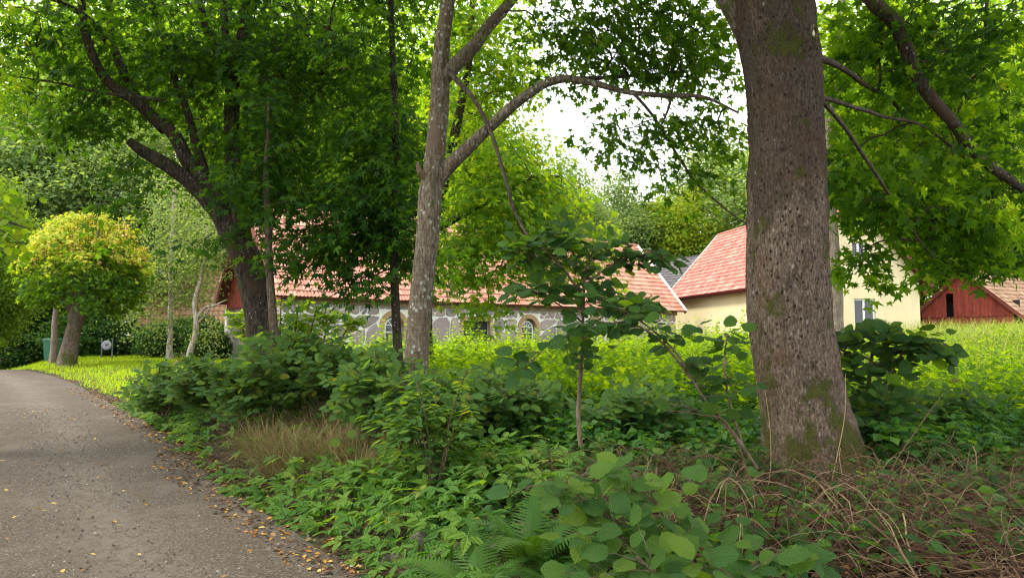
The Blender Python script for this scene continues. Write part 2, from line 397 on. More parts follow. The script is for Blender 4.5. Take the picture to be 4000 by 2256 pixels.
M['tile_dark'] = tile_mat('dark_concrete_tile', [(0, (.075, .065, .07)), (.5, (.10, .088, .09)), (1, (.13, .115, .115))], lichen=(.20, .17, .08), lam=.3)
M['tile_old'] = tile_mat('old_orange_tile', [(0, (.27, .14, .08)), (.5, (.35, .20, .115)), (1, (.43, .27, .17))], lichen=(.30, .29, .10), lam=.7)

# glass
m, t, out = nodes('window_glass'); principled(t, out, (.02, .024, .026), .08, None, .6); M['glass'] = m

# ground sheet
m, t, out = nodes('woodland_ground'); o = worldpos(t)
n1 = noise(t, o, 1.1, 6, .6); n2 = noise(t, o, 22, 5, .7); n3 = noise(t, o, .12, 2)
c = ramp(t, n2, [(.38, (.020, .013, .008)), (.5, (.055, .035, .022)), (.62, (.12, .078, .046))])
c = mixc(t, sstep_node(t, n1, .48, .62), c, ramp(t, n2, [(.3, (.016, .030, .010)), (.7, (.04, .075, .02))]))
principled(t, out, c, .95, bump(t, n2, .8, .03), .1); M['ground'] = m
# gravel road
m, t, out = nodes('gravel_road'); o = worldpos(t)
n1 = noise(t, o, .9, 6, .7); n2 = noise(t, o, 42, 6, .85); n3 = noise(t, o, 9, 5, .7); n4 = noise(t, o, 160, 2, .6)
c = ramp(t, n2, [(.36, (.030, .025, .021)), (.46, (.078, .062, .048)), (.55, (.122, .098, .077)), (.64, (.28, .25, .22))])
c = mixc(t, math_(t, 'MULTIPLY', sstep_node(t, n3, .46, .66), .55), c, (.070, .055, .044))
c = mixc(t, math_(t, 'MULTIPLY', sstep_node(t, n1, .48, .66), .5), c, (.160, .130, .104))
at = N(t, 'ShaderNodeAttribute', attribute_name='rnd'); c = mixc(t, math_(t, 'MULTIPLY', math_(t, 'MULTIPLY', at.outputs['Fac'], sstep_node(t, n3, .38, .6)), .75), c, (.165, .140, .116))
vo = N(t, 'ShaderNodeTexVoronoi', Scale=48); t.links.new(o, vo.inputs['Vector'])
peb = sstep_node(t, vo.outputs['Distance'], .42, .1)
c = mixc(t, math_(t, 'MULTIPLY', peb, .4), c, (.25, .215, .18))
h = math_(t, 'ADD', math_(t, 'MULTIPLY', peb, .8), n2)
principled(t, out, c, .9, bump(t, h, .8, .012, bump(t, n3, .5, .02)), .06); M['road'] = m
# mossy rock
m, t, out = nodes('mossy_rock'); o = texco(t); gn = t.nodes.new('ShaderNodeNewGeometry'); sx = N(t, 'ShaderNodeSeparateXYZ'); t.links.new(gn.outputs['Normal'], sx.inputs[0])
n2 = noise(t, o, 14, 6, .7); n1 = noise(t, o, 4, 4)
c = ramp(t, n2, [(.36, (.04, .034, .032)), (.62, (.15, .125, .11))])
mk = sstep_node(t, n1, .45, .6); c = mixc(t, mk, c, ramp(t, noise(t, o, 80, 3), [(.3, (.03, .04, .008)), (.7, (.09, .12, .02))]))
principled(t, out, c, .9, bump(t, n2, .8, .02), .2); M['rock'] = m

# ------------------------------------------------------------------ leaf templates (tip along +Y, base at the origin)
def T_maple(detail=True, seed=0):
    rng = np.random.default_rng(seed); J = np.array([0, .20])
    def pol(a, r): a = rad(a); return J + r * np.array([math.sin(a), math.cos(a)])
    lob = [(-112, .44), (-54, .70), (0, .80), (54, .70), (112, .44)]; notch = [(-160, .20), (-82, .27), (-27, .34), (27, .34), (82, .27), (160, .20)]
    V = [J]; nidx = []
    for a, r in notch: V.append(pol(a, r)); nidx.append(len(V) - 1)
    polys = []
    for i, (a, r) in enumerate(lob):
        if detail:
            V += [pol(a - 15, r * .66), pol(a - 5, r * .72), pol(a, r), pol(a + 5, r * .72), pol(a + 15, r * .66)]
            k = len(V); polys.append((0, nidx[i + 1], k - 1, k - 2, k - 3)); polys.append((0, k - 3, k - 4, k - 5, nidx[i]))
        else:
            V += [pol(a - 9, r * .72), pol(a, r), pol(a + 9, r * .72)]; k = len(V); polys.append((0, nidx[i + 1], k - 1, k - 2, k - 3, nidx[i]))
    V = np.array(V); rr = np.hypot(V[:, 0] - J[0], V[:, 1] - J[1])
    z = -.28 * rr ** 2 + .05 * rng.standard_normal(len(V)) * (rr > .5) + .10 * np.abs(V[:, 0])
    return np.column_stack([V, z]), polys
def T_round(levels, serr=0, fold=.14, wid=.46):
    ts = np.linspace(0, 1, levels + 1)
    prof = lambda q: wid * (np.sin(np.pi * np.clip(q, 0, 1) ** .82) ** .62) * (1 - .12 * q) 
    V = []; polys = []
    for i, q in enumerate(ts): V.append((0, q, -.16 * q * q))
    right = []; left = []
    for i in range(1, levels):
        q = ts[i]; wv = prof(q) * (1 + (serr if i % 2 else -serr)); 
        V.append((wv, q - .02, fold * wv - .35 * wv * wv - .16 * q * q)); right.append(len(V) - 1)
        V.append((-wv, q - .02, fold * wv - .35 * wv * wv - .16 * q * q)); left.append(len(V) - 1)
    def strip(side, flip):
        polys_ = [(0, side[0], 1)]
        for i in range(len(side) - 1): polys_.append((i + 1, side[i], side[i + 1], i + 2))
        polys_.append((levels - 1, side[-1], levels))
        return [p[::-1] if flip else p for p in polys_]
    polys = strip(right, False) + strip(left, True)
    V = np.array(V, float); V[right[0], 1] -= .05; V[left[0], 1] -= .05
    return V, polys
def T_oval(wid=.32, drop=.12):
    V = np.array([(0, 0, 0), (wid, .38, .05), (wid * .75, .72, -.02), (0, 1, -drop), (-wid * .75, .72, -.02), (-wid, .38, .05)], float)
    return V, [(0, 1, 2, 3), (0, 3, 4, 5)]
def T_diamond(wid=.42):
    V = np.array([(0, 0, 0), (wid, .5, .1), (0, 1, -.06), (-wid, .5, .1)], float); return V, [(0, 1, 2), (0, 2, 3)]
def T_elder():
    V = []; polys = []
    for az, s, off in ((0, 1, .35), (68, .9, .33), (-68, .9, .33)):
        lv = np.array([(0, 0, 0), (.17, .16, .03), (.23, .38, .03), (.15, .66, 0), (0, 1, -.12), (-.15, .66, 0), (-.23, .38, .03), (-.17, .16, .03), (0, .5, -.03)], float) * (s * .66)
        a = rad(az); R = np.array([[math.cos(a), math.sin(a), 0], [-math.sin(a), math.cos(a), 0], [0, 0, 1]])
        lv = (lv + [0, .05, 0]) @ R.T + [0, off, 0]; k = len(V); V += list(lv)
        polys += [tuple(k + i for i in (0, 1, 2, 8)), tuple(k + i for i in (8, 2, 3, 4)), tuple(k + i for i in (8, 4, 5, 6)), tuple(k + i for i in (0, 8, 6, 7))]
    k = len(V); V += [(.008, 0, 0), (.008, .4, 0), (-.008, .4, 0), (-.008, 0, 0)]; polys.append((k, k + 1, k + 2, k + 3))
    return np.array(V, float), polys
def T_blade(segs=3, wid=.02, bend=.5):
    V = []; polys = []
    for i in range(segs):
        q = i / segs; V += [(wid * (1 - q * .7), q * (1 - .15 * bend * q), -bend * q * q), (-wid * (1 - q * .7), q * (1 - .15 * bend * q), -bend * q * q)]
    V.append((0, 1 - .15 * bend, -bend)); 
    for i in range(segs - 1): polys.append((2 * i, 2 * i + 2, 2 * i + 3, 2 * i + 1))
    polys.append((2 * segs - 2, 2 * segs, 2 * segs - 1))
    return np.array(V, float), polys
def T_maple_x():
    V, p = T_maple(False); keep = [0]; polys = []; J = V[0]; out = [J]
    for q in p:
        k = len(out); out += [V[q[5]], V[q[3]], V[q[1]]]; polys.append((0, k + 2, k + 1, k))
    return np.array(out), polys
TM, TMs, TO, TD, TE = T_maple(True), T_maple(False), T_oval(), T_diamond(), T_elder(); TMx = T_maple_x(); TDw = T_diamond(.5)
TR8, TR5 = T_round(9, .045, .07), T_round(4, 0, .08)

def frames(d, n):
    d = d / (np.linalg.norm(d, axis=1, keepdims=True) + 1e-9)
    n = n - (n * d).sum(1, keepdims=True) * d; n /= np.linalg.norm(n, axis=1, keepdims=True) + 1e-9
    x = np.cross(d, n)
    return np.stack([x, d, n], axis=2)      # columns: local x, y, z

def bake(tmpl, pos, R, s, rnd):
    V, polys = tmpl; k = len(V); n = len(pos)
    W = np.einsum('nij,kj->nki', R, V) * s[:, None, None] + pos[:, None, :]
    lo = np.array([i for p in polys for i in p]); sz = np.array([len(p) for p in polys])
    loops = (lo[None] + (np.arange(n) * k)[:, None]).reshape(-1)
    uv = np.tile(V[:, :2], (n, 1)); r = np.repeat(rnd, k)
    return W.reshape(-1, 3), loops, np.tile(sz, n), uv, r

class Leaves:
    """accumulates leaf placements"""
    def __init__(s): s.p = []; s.d = []; s.n = []; s.s = []
    def add(s, p, d, n, sz): s.p.append(np.atleast_2d(p)); s.d.append(np.atleast_2d(d)); s.n.append(np.atleast_2d(n)); s.s.append(np.atleast_1d(sz)); return s
    def get(s): return np.vstack(s.p), np.vstack(s.d), np.vstack(s.n), np.concatenate(s.s)
    def keep(s, mask): 
        p, d, n, z = s.get(); s.p, s.d, s.n, s.s = [p[mask]], [d[mask]], [n[mask]], [z[mask]]

_leafmesh = {}
def emit(lv, parent, base, tmpl, mat, rng, name='crown', nobj=0, obj_tmpl=None, kind='stuff', obj_name='leaf'):
    """turns placements into meshes: the nobj that show largest become leaf parts, the rest one part"""
    p, d, n, s = lv.get(); R = frames(d, n); r = rng.random(len(p)); base = np.array(base, float)
    if nobj:
        px, py, f = project(p)
        score = s / f * ((px > -20) & (px < 4020) & (py > -20) & (py < 2270))
        idx = np.argsort(-score)[:nobj]; idx = idx[score[idx] > 0]
        key = (id(obj_tmpl or tmpl), mat.name)
        if key not in _leafmesh:
            V, polys = obj_tmpl or tmpl
            ms_ = []
            for vi in range(5):       # differently curled blades of the same leaf
                rv = np.random.default_rng(900 + vi); a_, b_, c_, d_ = rv.uniform(-.22, .22), rv.uniform(-.30, .05), rv.uniform(-.25, .25), rv.uniform(-.12, .12)
                W = V.copy(); W[:, 2] += a_ * V[:, 0] * np.abs(V[:, 0]) * 2 + b_ * V[:, 1] ** 2 + c_ * V[:, 0] * V[:, 1] + .03 * np.sin(V[:, 1] * 11 + vi) * np.abs(V[:, 0]) * 2
                W[:, 0] = V[:, 0] * (1 + d_) + .10 * rv.uniform(-1, 1) * V[:, 1] ** 2
                me = new_mesh(obj_name, W, [i for q in polys for i in q], [len(q) for q in polys], uv=V[:, :2], rnd=np.full(len(V), .17 * vi), smooth=True); me.materials.append(mat); ms_.append(me)
            _leafmesh[key] = ms_
        mes = _leafmesh[key]; pick = rng.integers(0, len(mes), len(idx))
        for qi, i in enumerate(idx):
            me = mes[pick[qi]]
            o = bpy.data.objects.new(obj_name, me); C.objects.link(o); o.parent = parent
            Mx = Matrix([[*(R[i][a] * s[i]), (p[i] - base)[a]] for a in range(3)] + [[0, 0, 0, 1]])
            o.matrix_local = Mx
        m = np.ones(len(p), bool); m[idx] = False; p, R, s, r = p[m], R[m], s[m], r[m]
    if len(p) == 0: return None
    if tmpl is TMs or tmpl is TR5:
        px, py, f = project(p); inn = (px > -250) & (px < 4250) & (py > -350) & (p[:, 1] > .3); big = inn & (s / f * FPX > (48 if tmpl is TMs else 22))
        ma = np.where(big, 0, np.where(inn, 1, 2)); tt = [tmpl, TMx if tmpl is TMs else TO, TDw]
        Vs, ls, szs, us, rs_ = [], [], [], [], []; off = 0
        for k in range(3):
            q = ma == k
            if q.any(): a = bake(tt[k], p[q] - base, R[q], s[q] * (1.3 if k == 2 else 1), r[q]); Vs.append(a[0]); ls.append(a[1] + off); szs.append(a[2]); us.append(a[3]); rs_.append(a[4]); off += len(a[0])  # out-of-view leaves enlarged to deepen the shade they cast
        return link(name, new_mesh(name, np.vstack(Vs), np.concatenate(ls), np.concatenate(szs), np.vstack(us), np.concatenate(rs_)), mat, parent, kind)
    V, lo, sz, uv, rr = bake(tmpl, p - base, R, s, r)
    return link(name, new_mesh(name, V, lo, sz, uv, rr), mat, parent, kind)

def rand_unit(rng, n):
    v = rng.standard_normal((n, 3)); return v / np.linalg.norm(v, axis=1, keepdims=True)
def in_ellipsoid(rng, c, r, n, shell=.0):
    u = rand_unit(rng, n) * (shell + (1 - shell) * rng.random((n, 1)) ** (1 / 2.2)); return np.array(c) + u * np.array(r)

def spray(rng, cen, axis, per, rs, size, droop=.35, flat=.07, nvar=.35, lv=None):
    """flat layered sprays of leaves round each centre"""
    n = len(cen); lv = lv or Leaves()
    out = cen - axis; out[:, 2] *= .15; out /= np.linalg.norm(out, axis=1, keepdims=True) + 1e-6
    ns = np.array([0, 0, 1.]) + .28 * rng.standard_normal((n, 3)) + out * .25; ns /= np.linalg.norm(ns, axis=1, keepdims=True)
    a = np.cross(ns, out); a /= np.linalg.norm(a, axis=1, keepdims=True) + 1e-9; b = np.cross(a, ns)
    k = per; R = rs * (.6 + .7 * rng.random(n))
    r = np.sqrt(rng.random((n, k))) * R[:, None]; th = rng.random((n, k)) * 2 * math.pi
    u, v = r * np.cos(th), r * np.sin(th)
    pos = cen[:, None] + u[..., None] * a[:, None] + (v * 1.25)[..., None] * b[:, None] + (rng.standard_normal((n, k)) * flat - .35 * r * r / R[:, None])[..., None] * np.array([0, 0, 1.])
    d = u[..., None] * a[:, None] / R[:, None, None] + (v / R[:, None] + .45)[..., None] * b[:, None] + .35 * rng.standard_normal((n, k, 3))
    d[..., 2] -= droop * (.5 + rng.random((n, k)))
    nn = ns[:, None] + nvar * rng.standard_normal((n, k, 3)) + .25 * out[:, None]
    s = size * (.6 + .55 * rng.random(n * k))
    lv.add(pos.reshape(-1, 3), d.reshape(-1, 3), nn.reshape(-1, 3), s); return lv

def twig_net(rng, skel, cen, r0=.0035, sub=2, rs=.4, maxr=.05):
    """branches that grow from skeleton points out to every spray centre"""
    nodes_ = [np.array(s) for s in skel]; nsk = len(nodes_)
    A = np.array(nodes_); dm = np.array([np.min(np.linalg.norm(A - c, axis=1)) for c in cen]); order = np.argsort(dm)
    allp = np.zeros((nsk + len(cen), 3)); allp[:nsk] = A; cost = np.zeros(nsk + len(cen)); par = np.full(nsk + len(cen), -1); m = nsk
    for i in order:
        dd = np.linalg.norm(allp[:m] - cen[i], axis=1) + .28 * cost[:m]; j = int(np.argmin(dd))
        allp[m] = cen[i]; par[m] = j; cost[m] = cost[j] + np.linalg.norm(allp[j] - cen[i]); m += 1
    cnt = np.ones(m)
    for i in range(m - 1, nsk - 1, -1):
        if par[i] >= nsk: cnt[par[i]] += cnt[i]
    K = 5; idx = np.arange(nsk, m); a = allp[par[idx]]; b = allp[idx]
    tt = np.linspace(0, 1, K)[None, :, None]; ln = np.linalg.norm(b - a, axis=1)[:, None, None]
    path = a[:, None] * (1 - tt) + b[:, None] * tt + (rng.standard_normal((len(idx), K, 3)) * .045 * ln + np.array([0, 0, 1.]) * .10 * ln) * np.sin(np.pi * tt)
    rb = np.minimum(r0 * np.sqrt(cnt[idx]), maxr); pr = np.where(par[idx] >= nsk, np.minimum(r0 * np.sqrt(cnt[np.clip(par[idx], 0, m - 1)]), maxr), rb * 1.35)
    pr = np.minimum(pr, rb * 1.7); radii = pr[:, None] * (1 - tt[..., 0]) + rb[:, None] * tt[..., 0]
    V1 = tubes(path, radii, 4)
    if sub:
        e = np.repeat(b, sub, 0); t2 = e + rand_unit(rng, len(e)) * rs * np.array([1, 1, .3]); mid = (e + t2) / 2 + rng.standard_normal(e.shape) * .03
        V2 = tubes(np.stack([e, mid, t2], 1), np.tile([r0 * .8, r0 * .6, r0 * .35], (len(e), 1)), 3)
        return np.vstack([V1[0], V2[0]]), np.concatenate([V1[1], V2[1] + len(V1[0])]), np.concatenate([V1[2], V2[2]])
    return V1

def clear_of(cs, paths, tol, front=True, keep=.12):
    """drop spray centres that stand in front of a bare limb"""
    r_ = np.random.default_rng(len(cs)); px, py, f = project(cs); m = np.ones(len(cs), bool)
    for pts in paths:
        q = catmull(np.array([(a, b, y) for a, b, y, _ in pts], float), 60)
        d = np.hypot(px[:, None] - q[None, :, 0], py[:, None] - q[None, :, 1]); j = d.argmin(1)
        m &= ~((d.min(1) < tol) & (f < q[j, 2] + .25) & (r_.random(len(cs)) > keep))
    return cs[m]

def limb(points, radii, n=40, sides=14, amp=.03, seed=0):
    p = catmull(points, n); p = wobble(p, amp, 1.7, seed)
    r = np.interp(np.linspace(0, 1, n), np.linspace(0, 1, len(radii)), radii)
    r = r * (1 + .10 * (vnoise(p * 3.1, seed + 9) - .5))
    V, lo, sz = tubes(p[None], r[None], sides)
    return p, V, lo, sz

def add_limbs(parent, base, specs, mat, name='branch', n=40, sides=14, amp=.03):
    """specs: list of (points, radii); each limb is a part of its own; returns skeleton points"""
    sk = []
    for i, (pts, rr) in enumerate(specs):
        p, V, lo, sz = limb(pts, rr, n, sides, amp, 31 * i + len(pts)); sk.append(p)
        link('trunk' if i == 0 else name, new_mesh(name, V - np.array(base), lo, sz, smooth=True), mat if max(rr) > .045 else B['branch'], parent)
    return np.vstack(sk)

def px_path(pts, base_extra=None):
    """[(px,py,Y,width_px)] -> points and radii in metres"""
    P3 = [P(a, b, y) for a, b, y, _ in pts]; rr = [wd / FPX * y / 2 for a, b, y, wd in pts]
    if base_extra is not None: P3.insert(0, base_extra[0]); rr.insert(0, base_extra[1])
    return P3, rr

#@@SETTING
# ------------------------------------------------------------------ the setting: ground and road
def grid_sheet(xs, ys, zoff=0):
    X, Y = np.meshgrid(xs, ys); Z = ground_z(X, Y) + zoff
    V = np.stack([X, Y, Z], -1).reshape(-1, 3); nx, ny = len(xs), len(ys)
    i = np.arange(ny - 1)[:, None] * nx + np.arange(nx - 1)[None]; i = i.ravel()
    return V, np.stack([i, i + 1, i + nx + 1, i + nx], 1).ravel(), np.full(len(i), 4)
def warp(a, b, n, c=0, k=3.0):
    """grid lines dense near c"""
    u = np.linspace(-1, 1, n); s = np.sinh(k * u) / math.sinh(k); return np.where(s < 0, c + s * (c - a), c + s * (b - c))
V, lo, sz = grid_sheet(warp(-400, 400, 210, 0, 5.4), warp(-60, 600, 230, 9, 5.4))
# let the ground dip a little under the road sheet
ed = edge_dist(V[:, 0], V[:, 1]); V[:, 2] -= .035 * sstep(-ed, .15, .6)
g = link('ground', new_mesh('ground', V, lo, sz, smooth=True), M['ground'], kind='structure')

# road: a strip following the edge
ds = np.linspace(0, 1, 170); seg = np.cumsum([0] + [np.linalg.norm(b - a) for a, b in zip(EDGE[:-1], EDGE[1:])]); ee = catmull(EDGE, 400)
tl = np.gradient(ee, axis=0); tl /= np.linalg.norm(tl, axis=1, keepdims=True); nl = np.stack([-tl[:, 1], tl[:, 0]], 1)
nl = np.where((nl[:, :1] < 0), nl, nl * 1)
cross = np.concatenate([[.12], np.linspace(-.05, -4.6, 40), [-4.75]])
Vr = ee[:, None, :] - nl[:, None, :] * cross[None, :, None]
Xr, Yr = Vr[..., 0], Vr[..., 1]; prof = .03 * np.sin(np.clip(-cross / 4.6, 0, 1) * math.pi) - .02 * np.exp(-((cross + 1.3) / .35) ** 2) - .02 * np.exp(-((cross + 3.1) / .35) ** 2)
Zr = ground_z(Xr, Yr) + prof[None] + .004; Zr[:, 0] -= .05; Zr[:, -1] -= .06
Vr = np.stack([Xr, Yr, Zr], -1); nx = Vr.shape[1]
i = (np.arange(len(ee) - 1)[:, None] * nx + np.arange(nx - 1)[None]).ravel()
trk = np.exp(-((cross + 1.3) / .38) ** 2) + np.exp(-((cross + 3.1) / .38) ** 2); trk = np.tile(trk, len(ee))
link('road', new_mesh('road', Vr.reshape(-1, 3), np.stack([i, i + 1, i + nx + 1, i + nx], 1).ravel(), np.full(len(i), 4), None, trk, smooth=True), M['road'], kind='structure')

#@@BUILDINGS
# ------------------------------------------------------------------ buildings
def clip_poly(poly, n, d):
    """keep n.p <= d"""
    out = []
    for i in range(len(poly)):
        a, b = poly[i], poly[(i + 1) % len(poly)]; da, db = a @ n - d, b @ n - d
        if da <= 0: out.append(a)
        if da * db < 0: out.append(a + (b - a) * da / (da - db))
    return out
def voronoi_cells(rng, x0, x1, z0, z1, spacing, jit=.8, gap=.022):
    """irregular polygons that fill a rectangle, each shrunk by the joint"""
    sx, sz_ = spacing; nx_, nz_ = max(1, round((x1 - x0) / sx)), max(1, round((z1 - z0) / sz_))
    S = []
    for a in range(nx_):
        for b in range(nz_):
            if nx_ * nz_ > 5 and rng.random() < .16: continue
            S.append((x0 + (a + .5 + jit * (rng.random() - .5) + (.25 if b % 2 else -.25)) * (x1 - x0) / nx_, z0 + (b + .5 + jit * (rng.random() - .5)) * (z1 - z0) / nz_))
    S = np.array(S); res = []
    for i, s in enumerate(S):
        poly = [np.array(q, float) for q in ((x0, z0), (x1, z0), (x1, z1), (x0, z1))]
        for n, d in (((1, 0), x1 - gap), ((-1, 0), -x0 - gap), ((0, 1), z1 - gap), ((0, -1), -z0 - gap)): poly = clip_poly(poly, np.array(n, float), d) if poly else poly
        for j, q in enumerate(S):
            if j == i or not poly: continue
            n = q - s; l = np.linalg.norm(n)
            if l > 3 * max(spacing): continue
            n = n / l; g = gap * (.7 + .9 * ((i * 7 + j * 13) % 10) / 10)
            poly = clip_poly(poly, n, n @ ((s + q) / 2) - g)
        if len(poly) >= 3: res.append(np.array(poly))
    return res
def stone_part(rng, poly, frame, parent, depth=.07, mat=None, name='stone'):
    """one fieldstone: rounded, domed polygon in the wall plane; frame=(origin, along, up, outward)"""
    O, A, U, W = frame; c = poly.mean(0); ar = poly
    # round the corners
    pts = []
    for i in range(len(ar)):
        a, b, q = ar[i - 1], ar[i], ar[(i + 1) % len(ar)]
        pts += [b + (a - b) * .22, b + (q - b) * .22]
    pts = np.array(pts); n = len(pts); dome = depth * (.6 + .6 * rng.random())
    rings = [(1, -.03), (.985, dome * .45), (.86, dome)]; V = []; F = []
    for sc, h in rings:
        for q in c + (pts - c) * sc: V.append(O + A * q[0] + U * q[1] + W * (h + .008 * rng.standard_normal()))
    for k in range(2):
        for i in range(n): F.append((k * n + i, k * n + (i + 1) % n, (k + 1) * n + (i + 1) % n, (k + 1) * n + i))
    F.append(tuple(2 * n + i for i in range(n)))
    mb = MB(); mb.add(V, F); return mb.build(name, mat or M['stone'], parent, smooth=False)

def tile_template(wd, ln, waves=2, amp=.045, segs=9):
    """a pantile: wavy sheet with thickness at its lower edge. x across, y up-slope, z out"""
    xs = np.linspace(0, wd * 1.01, segs); zs = amp * (.5 - .5 * np.cos(xs / wd * waves * 2 * math.pi)) 
    V = []; 
    for y, dz in ((0, .045), (ln * 1.12, .0)):
        for x, z in zip(xs, zs): V.append((x, y, z + dz))
    for x, z in zip(xs, zs): V.append((x, 0, z + .045 - .028))
    F = []
    for i in range(segs - 1):
        F.append((i, i + 1, segs + i + 1, segs + i)); F.append((2 * segs + i, 2 * segs + i + 1, i + 1, i))
    return np.array(V, float), F
def tiled_slope(parent, O, A, S, W, length, slope, mat, rng, tw=.30, tl=.34, waves=2, nobj=300, clip=None, segs=9, amp=.045, rank=None):
    """O lower-left corner; A along eave, S up the slope, W outward normal; returns nothing"""
    nx_ = int(length / tw); ny_ = int(slope / tl); tw = length / nx_; tl = slope / ny_
    tm = tile_template(tw, tl, waves, amp, segs); Rm = np.stack([A, S, W], 1)
    cells = []
    for j in range(ny_):
        for i in range(nx_):
            p = O + A * (i * tw) + S * (j * tl)
            if clip is None or clip((i + .5) * tw, (j + .5) * tl): cells.append(p)
    cells = np.array(cells) + W * (rng.standard_normal((len(cells), 1)) * .004)
    px, py, f = project(cells); vis = (px > -30) & (px < 4030) & (py > -20)
    order = np.argsort(np.where(vis, f, 1e6)) if rank is None else rank(cells)
    me = new_mesh('tile', tm[0] @ Rm.T, [q for p in tm[1] for q in p], [len(p) for p in tm[1]], rnd=np.zeros(len(tm[0])), smooth=False); me.materials.append(mat)
    base = np.array(parent.location); own = order[:nobj]
    for i in own:
        o = bpy.data.objects.new('roof_tile', me); C.objects.link(o); o.parent = parent; o.location = tuple(cells[i] - base)
    rest = order[nobj:]
    if len(rest):
        R = np.tile(Rm, (len(rest), 1, 1)); V, lo, sz, uv, rr = bake((tm[0], tm[1]), cells[rest] - base, R, np.ones(len(rest)), rng.random(len(rest)))
        link('roof_tiles', new_mesh('roof_tiles', V, lo, sz, None, rr), mat, parent, 'stuff')

def vec(*a): return np.array(a, float)
UP = vec(0, 0, 1)

# --- stone barn
rng = np.random.default_rng(11)
LC = vec(-9.3, 30, 0); RC = vec(9.9, 45, 0); BL = np.linalg.norm(RC - LC); A = (RC - LC) / BL; Nn = vec(-A[1], A[0], 0); OUT = -Nn
BW = 7.0; ZB, ZT, ZE, ZR = .45, 3.12, 3.36, 7.75
barn = empty('stone_barn', LC + UP * .8, 'long fieldstone barn with pink pantile roof, arched windows and red boarded left gable', 'barn')
bo = np.array(barn.location)
def wall_s(px):
    """distance along the barn front where pixel column px meets it"""
    k = (px - 2000) / FPX; return (k * LC[1] - LC[0]) / (A[0] - k * A[1])
def bb(mb, name, mat, kind=None, smooth=False, parent=None):
    mb.v = [tuple(np.array(q) - bo) for q in mb.v]; return mb.build(name, mat, parent or barn, kind, smooth)
ops = []   # (centre s, half width, sill z, top z)
s1, s2, s3, s4 = wall_s(1540), wall_s(1862), wall_s(2066), wall_s(2322)
ops = [(s1, .50, 1.62, 2.72, 'w'), (s2, .78, .6, 2.55, 'd'), (s3, .50, 1.62, 2.72, 'w'), (s4, .50, 1.62, 2.72, 'w')]
mb = MB()
# mortar backing behind the stones, with openings left free
edges = [0] + [q for c, h, *_ in ops for q in (c - h, c + h)] + [BL]
for a, b in zip(edges[::2], edges[1::2]): mb.box(LC + A * a + UP * ZB + OUT * 0, A * (b - a), Nn * .5, UP * (ZT - ZB))
for c, h, z0, z1, k in ops:
    mb.box(LC + A * (c - h) + UP * z1, A * 2 * h, Nn * .5, UP * (ZT - z1))
    if k == 'w': mb.box(LC + A * (c - h) + UP * ZB, A * 2 * h, Nn * .5, UP * (z0 - ZB))
mb.box(LC + Nn * .5 + UP * ZB, A * .5, Nn * (BW - .5), UP * (ZT - ZB))
mb.box(RC - A * .5 + Nn * .5 + UP * ZB, A * .5, Nn * (BW - .5), UP * (ZT - ZB))
mb.box(LC + Nn * BW + UP * ZB, A * BL, Nn * .4, UP * (ZT - ZB))
wall = bb(mb, 'wall', M['mortar'])
fr = (LC - bo + UP * 0, A, UP, OUT)
nst = 0
def zone(a, b, z0, z1, sp, fr=fr, gap=.027, depth=.07):
    for poly in voronoi_cells(rng, a, b, z0, z1, sp, gap=gap): stone_part(rng, poly, fr, barn, depth)
prev = 0
for c, h, z0, z1, k in ops + [(BL, 0, 0, 0, 'e')]:
    e = c - h - (.24 if k != 'e' else 0)
    if k != 'e' or e > prev: zone(prev, e, .95, 2.72, (.92, .62)); zone(prev, e, 2.72, ZT - .02, (.55, .2), gap=.024, depth=.045)
    if k != 'e':
        zone(c - h - .24, c + h + .24, z1 + .26, ZT - .02, (.5, .2), gap=.024, depth=.045)
        if k == 'w': zone(c - h - .24, c + h + .24, .95, z0, (.6, .4))
    prev = c + h + .24
# gable wall stones (left end)
frg = (LC - bo + Nn * BW, -Nn, UP, -A)
for poly in voronoi_cells(rng, 0, BW, .6, ZT - .02, (.8, .5)): stone_part(rng, poly, frg, barn)
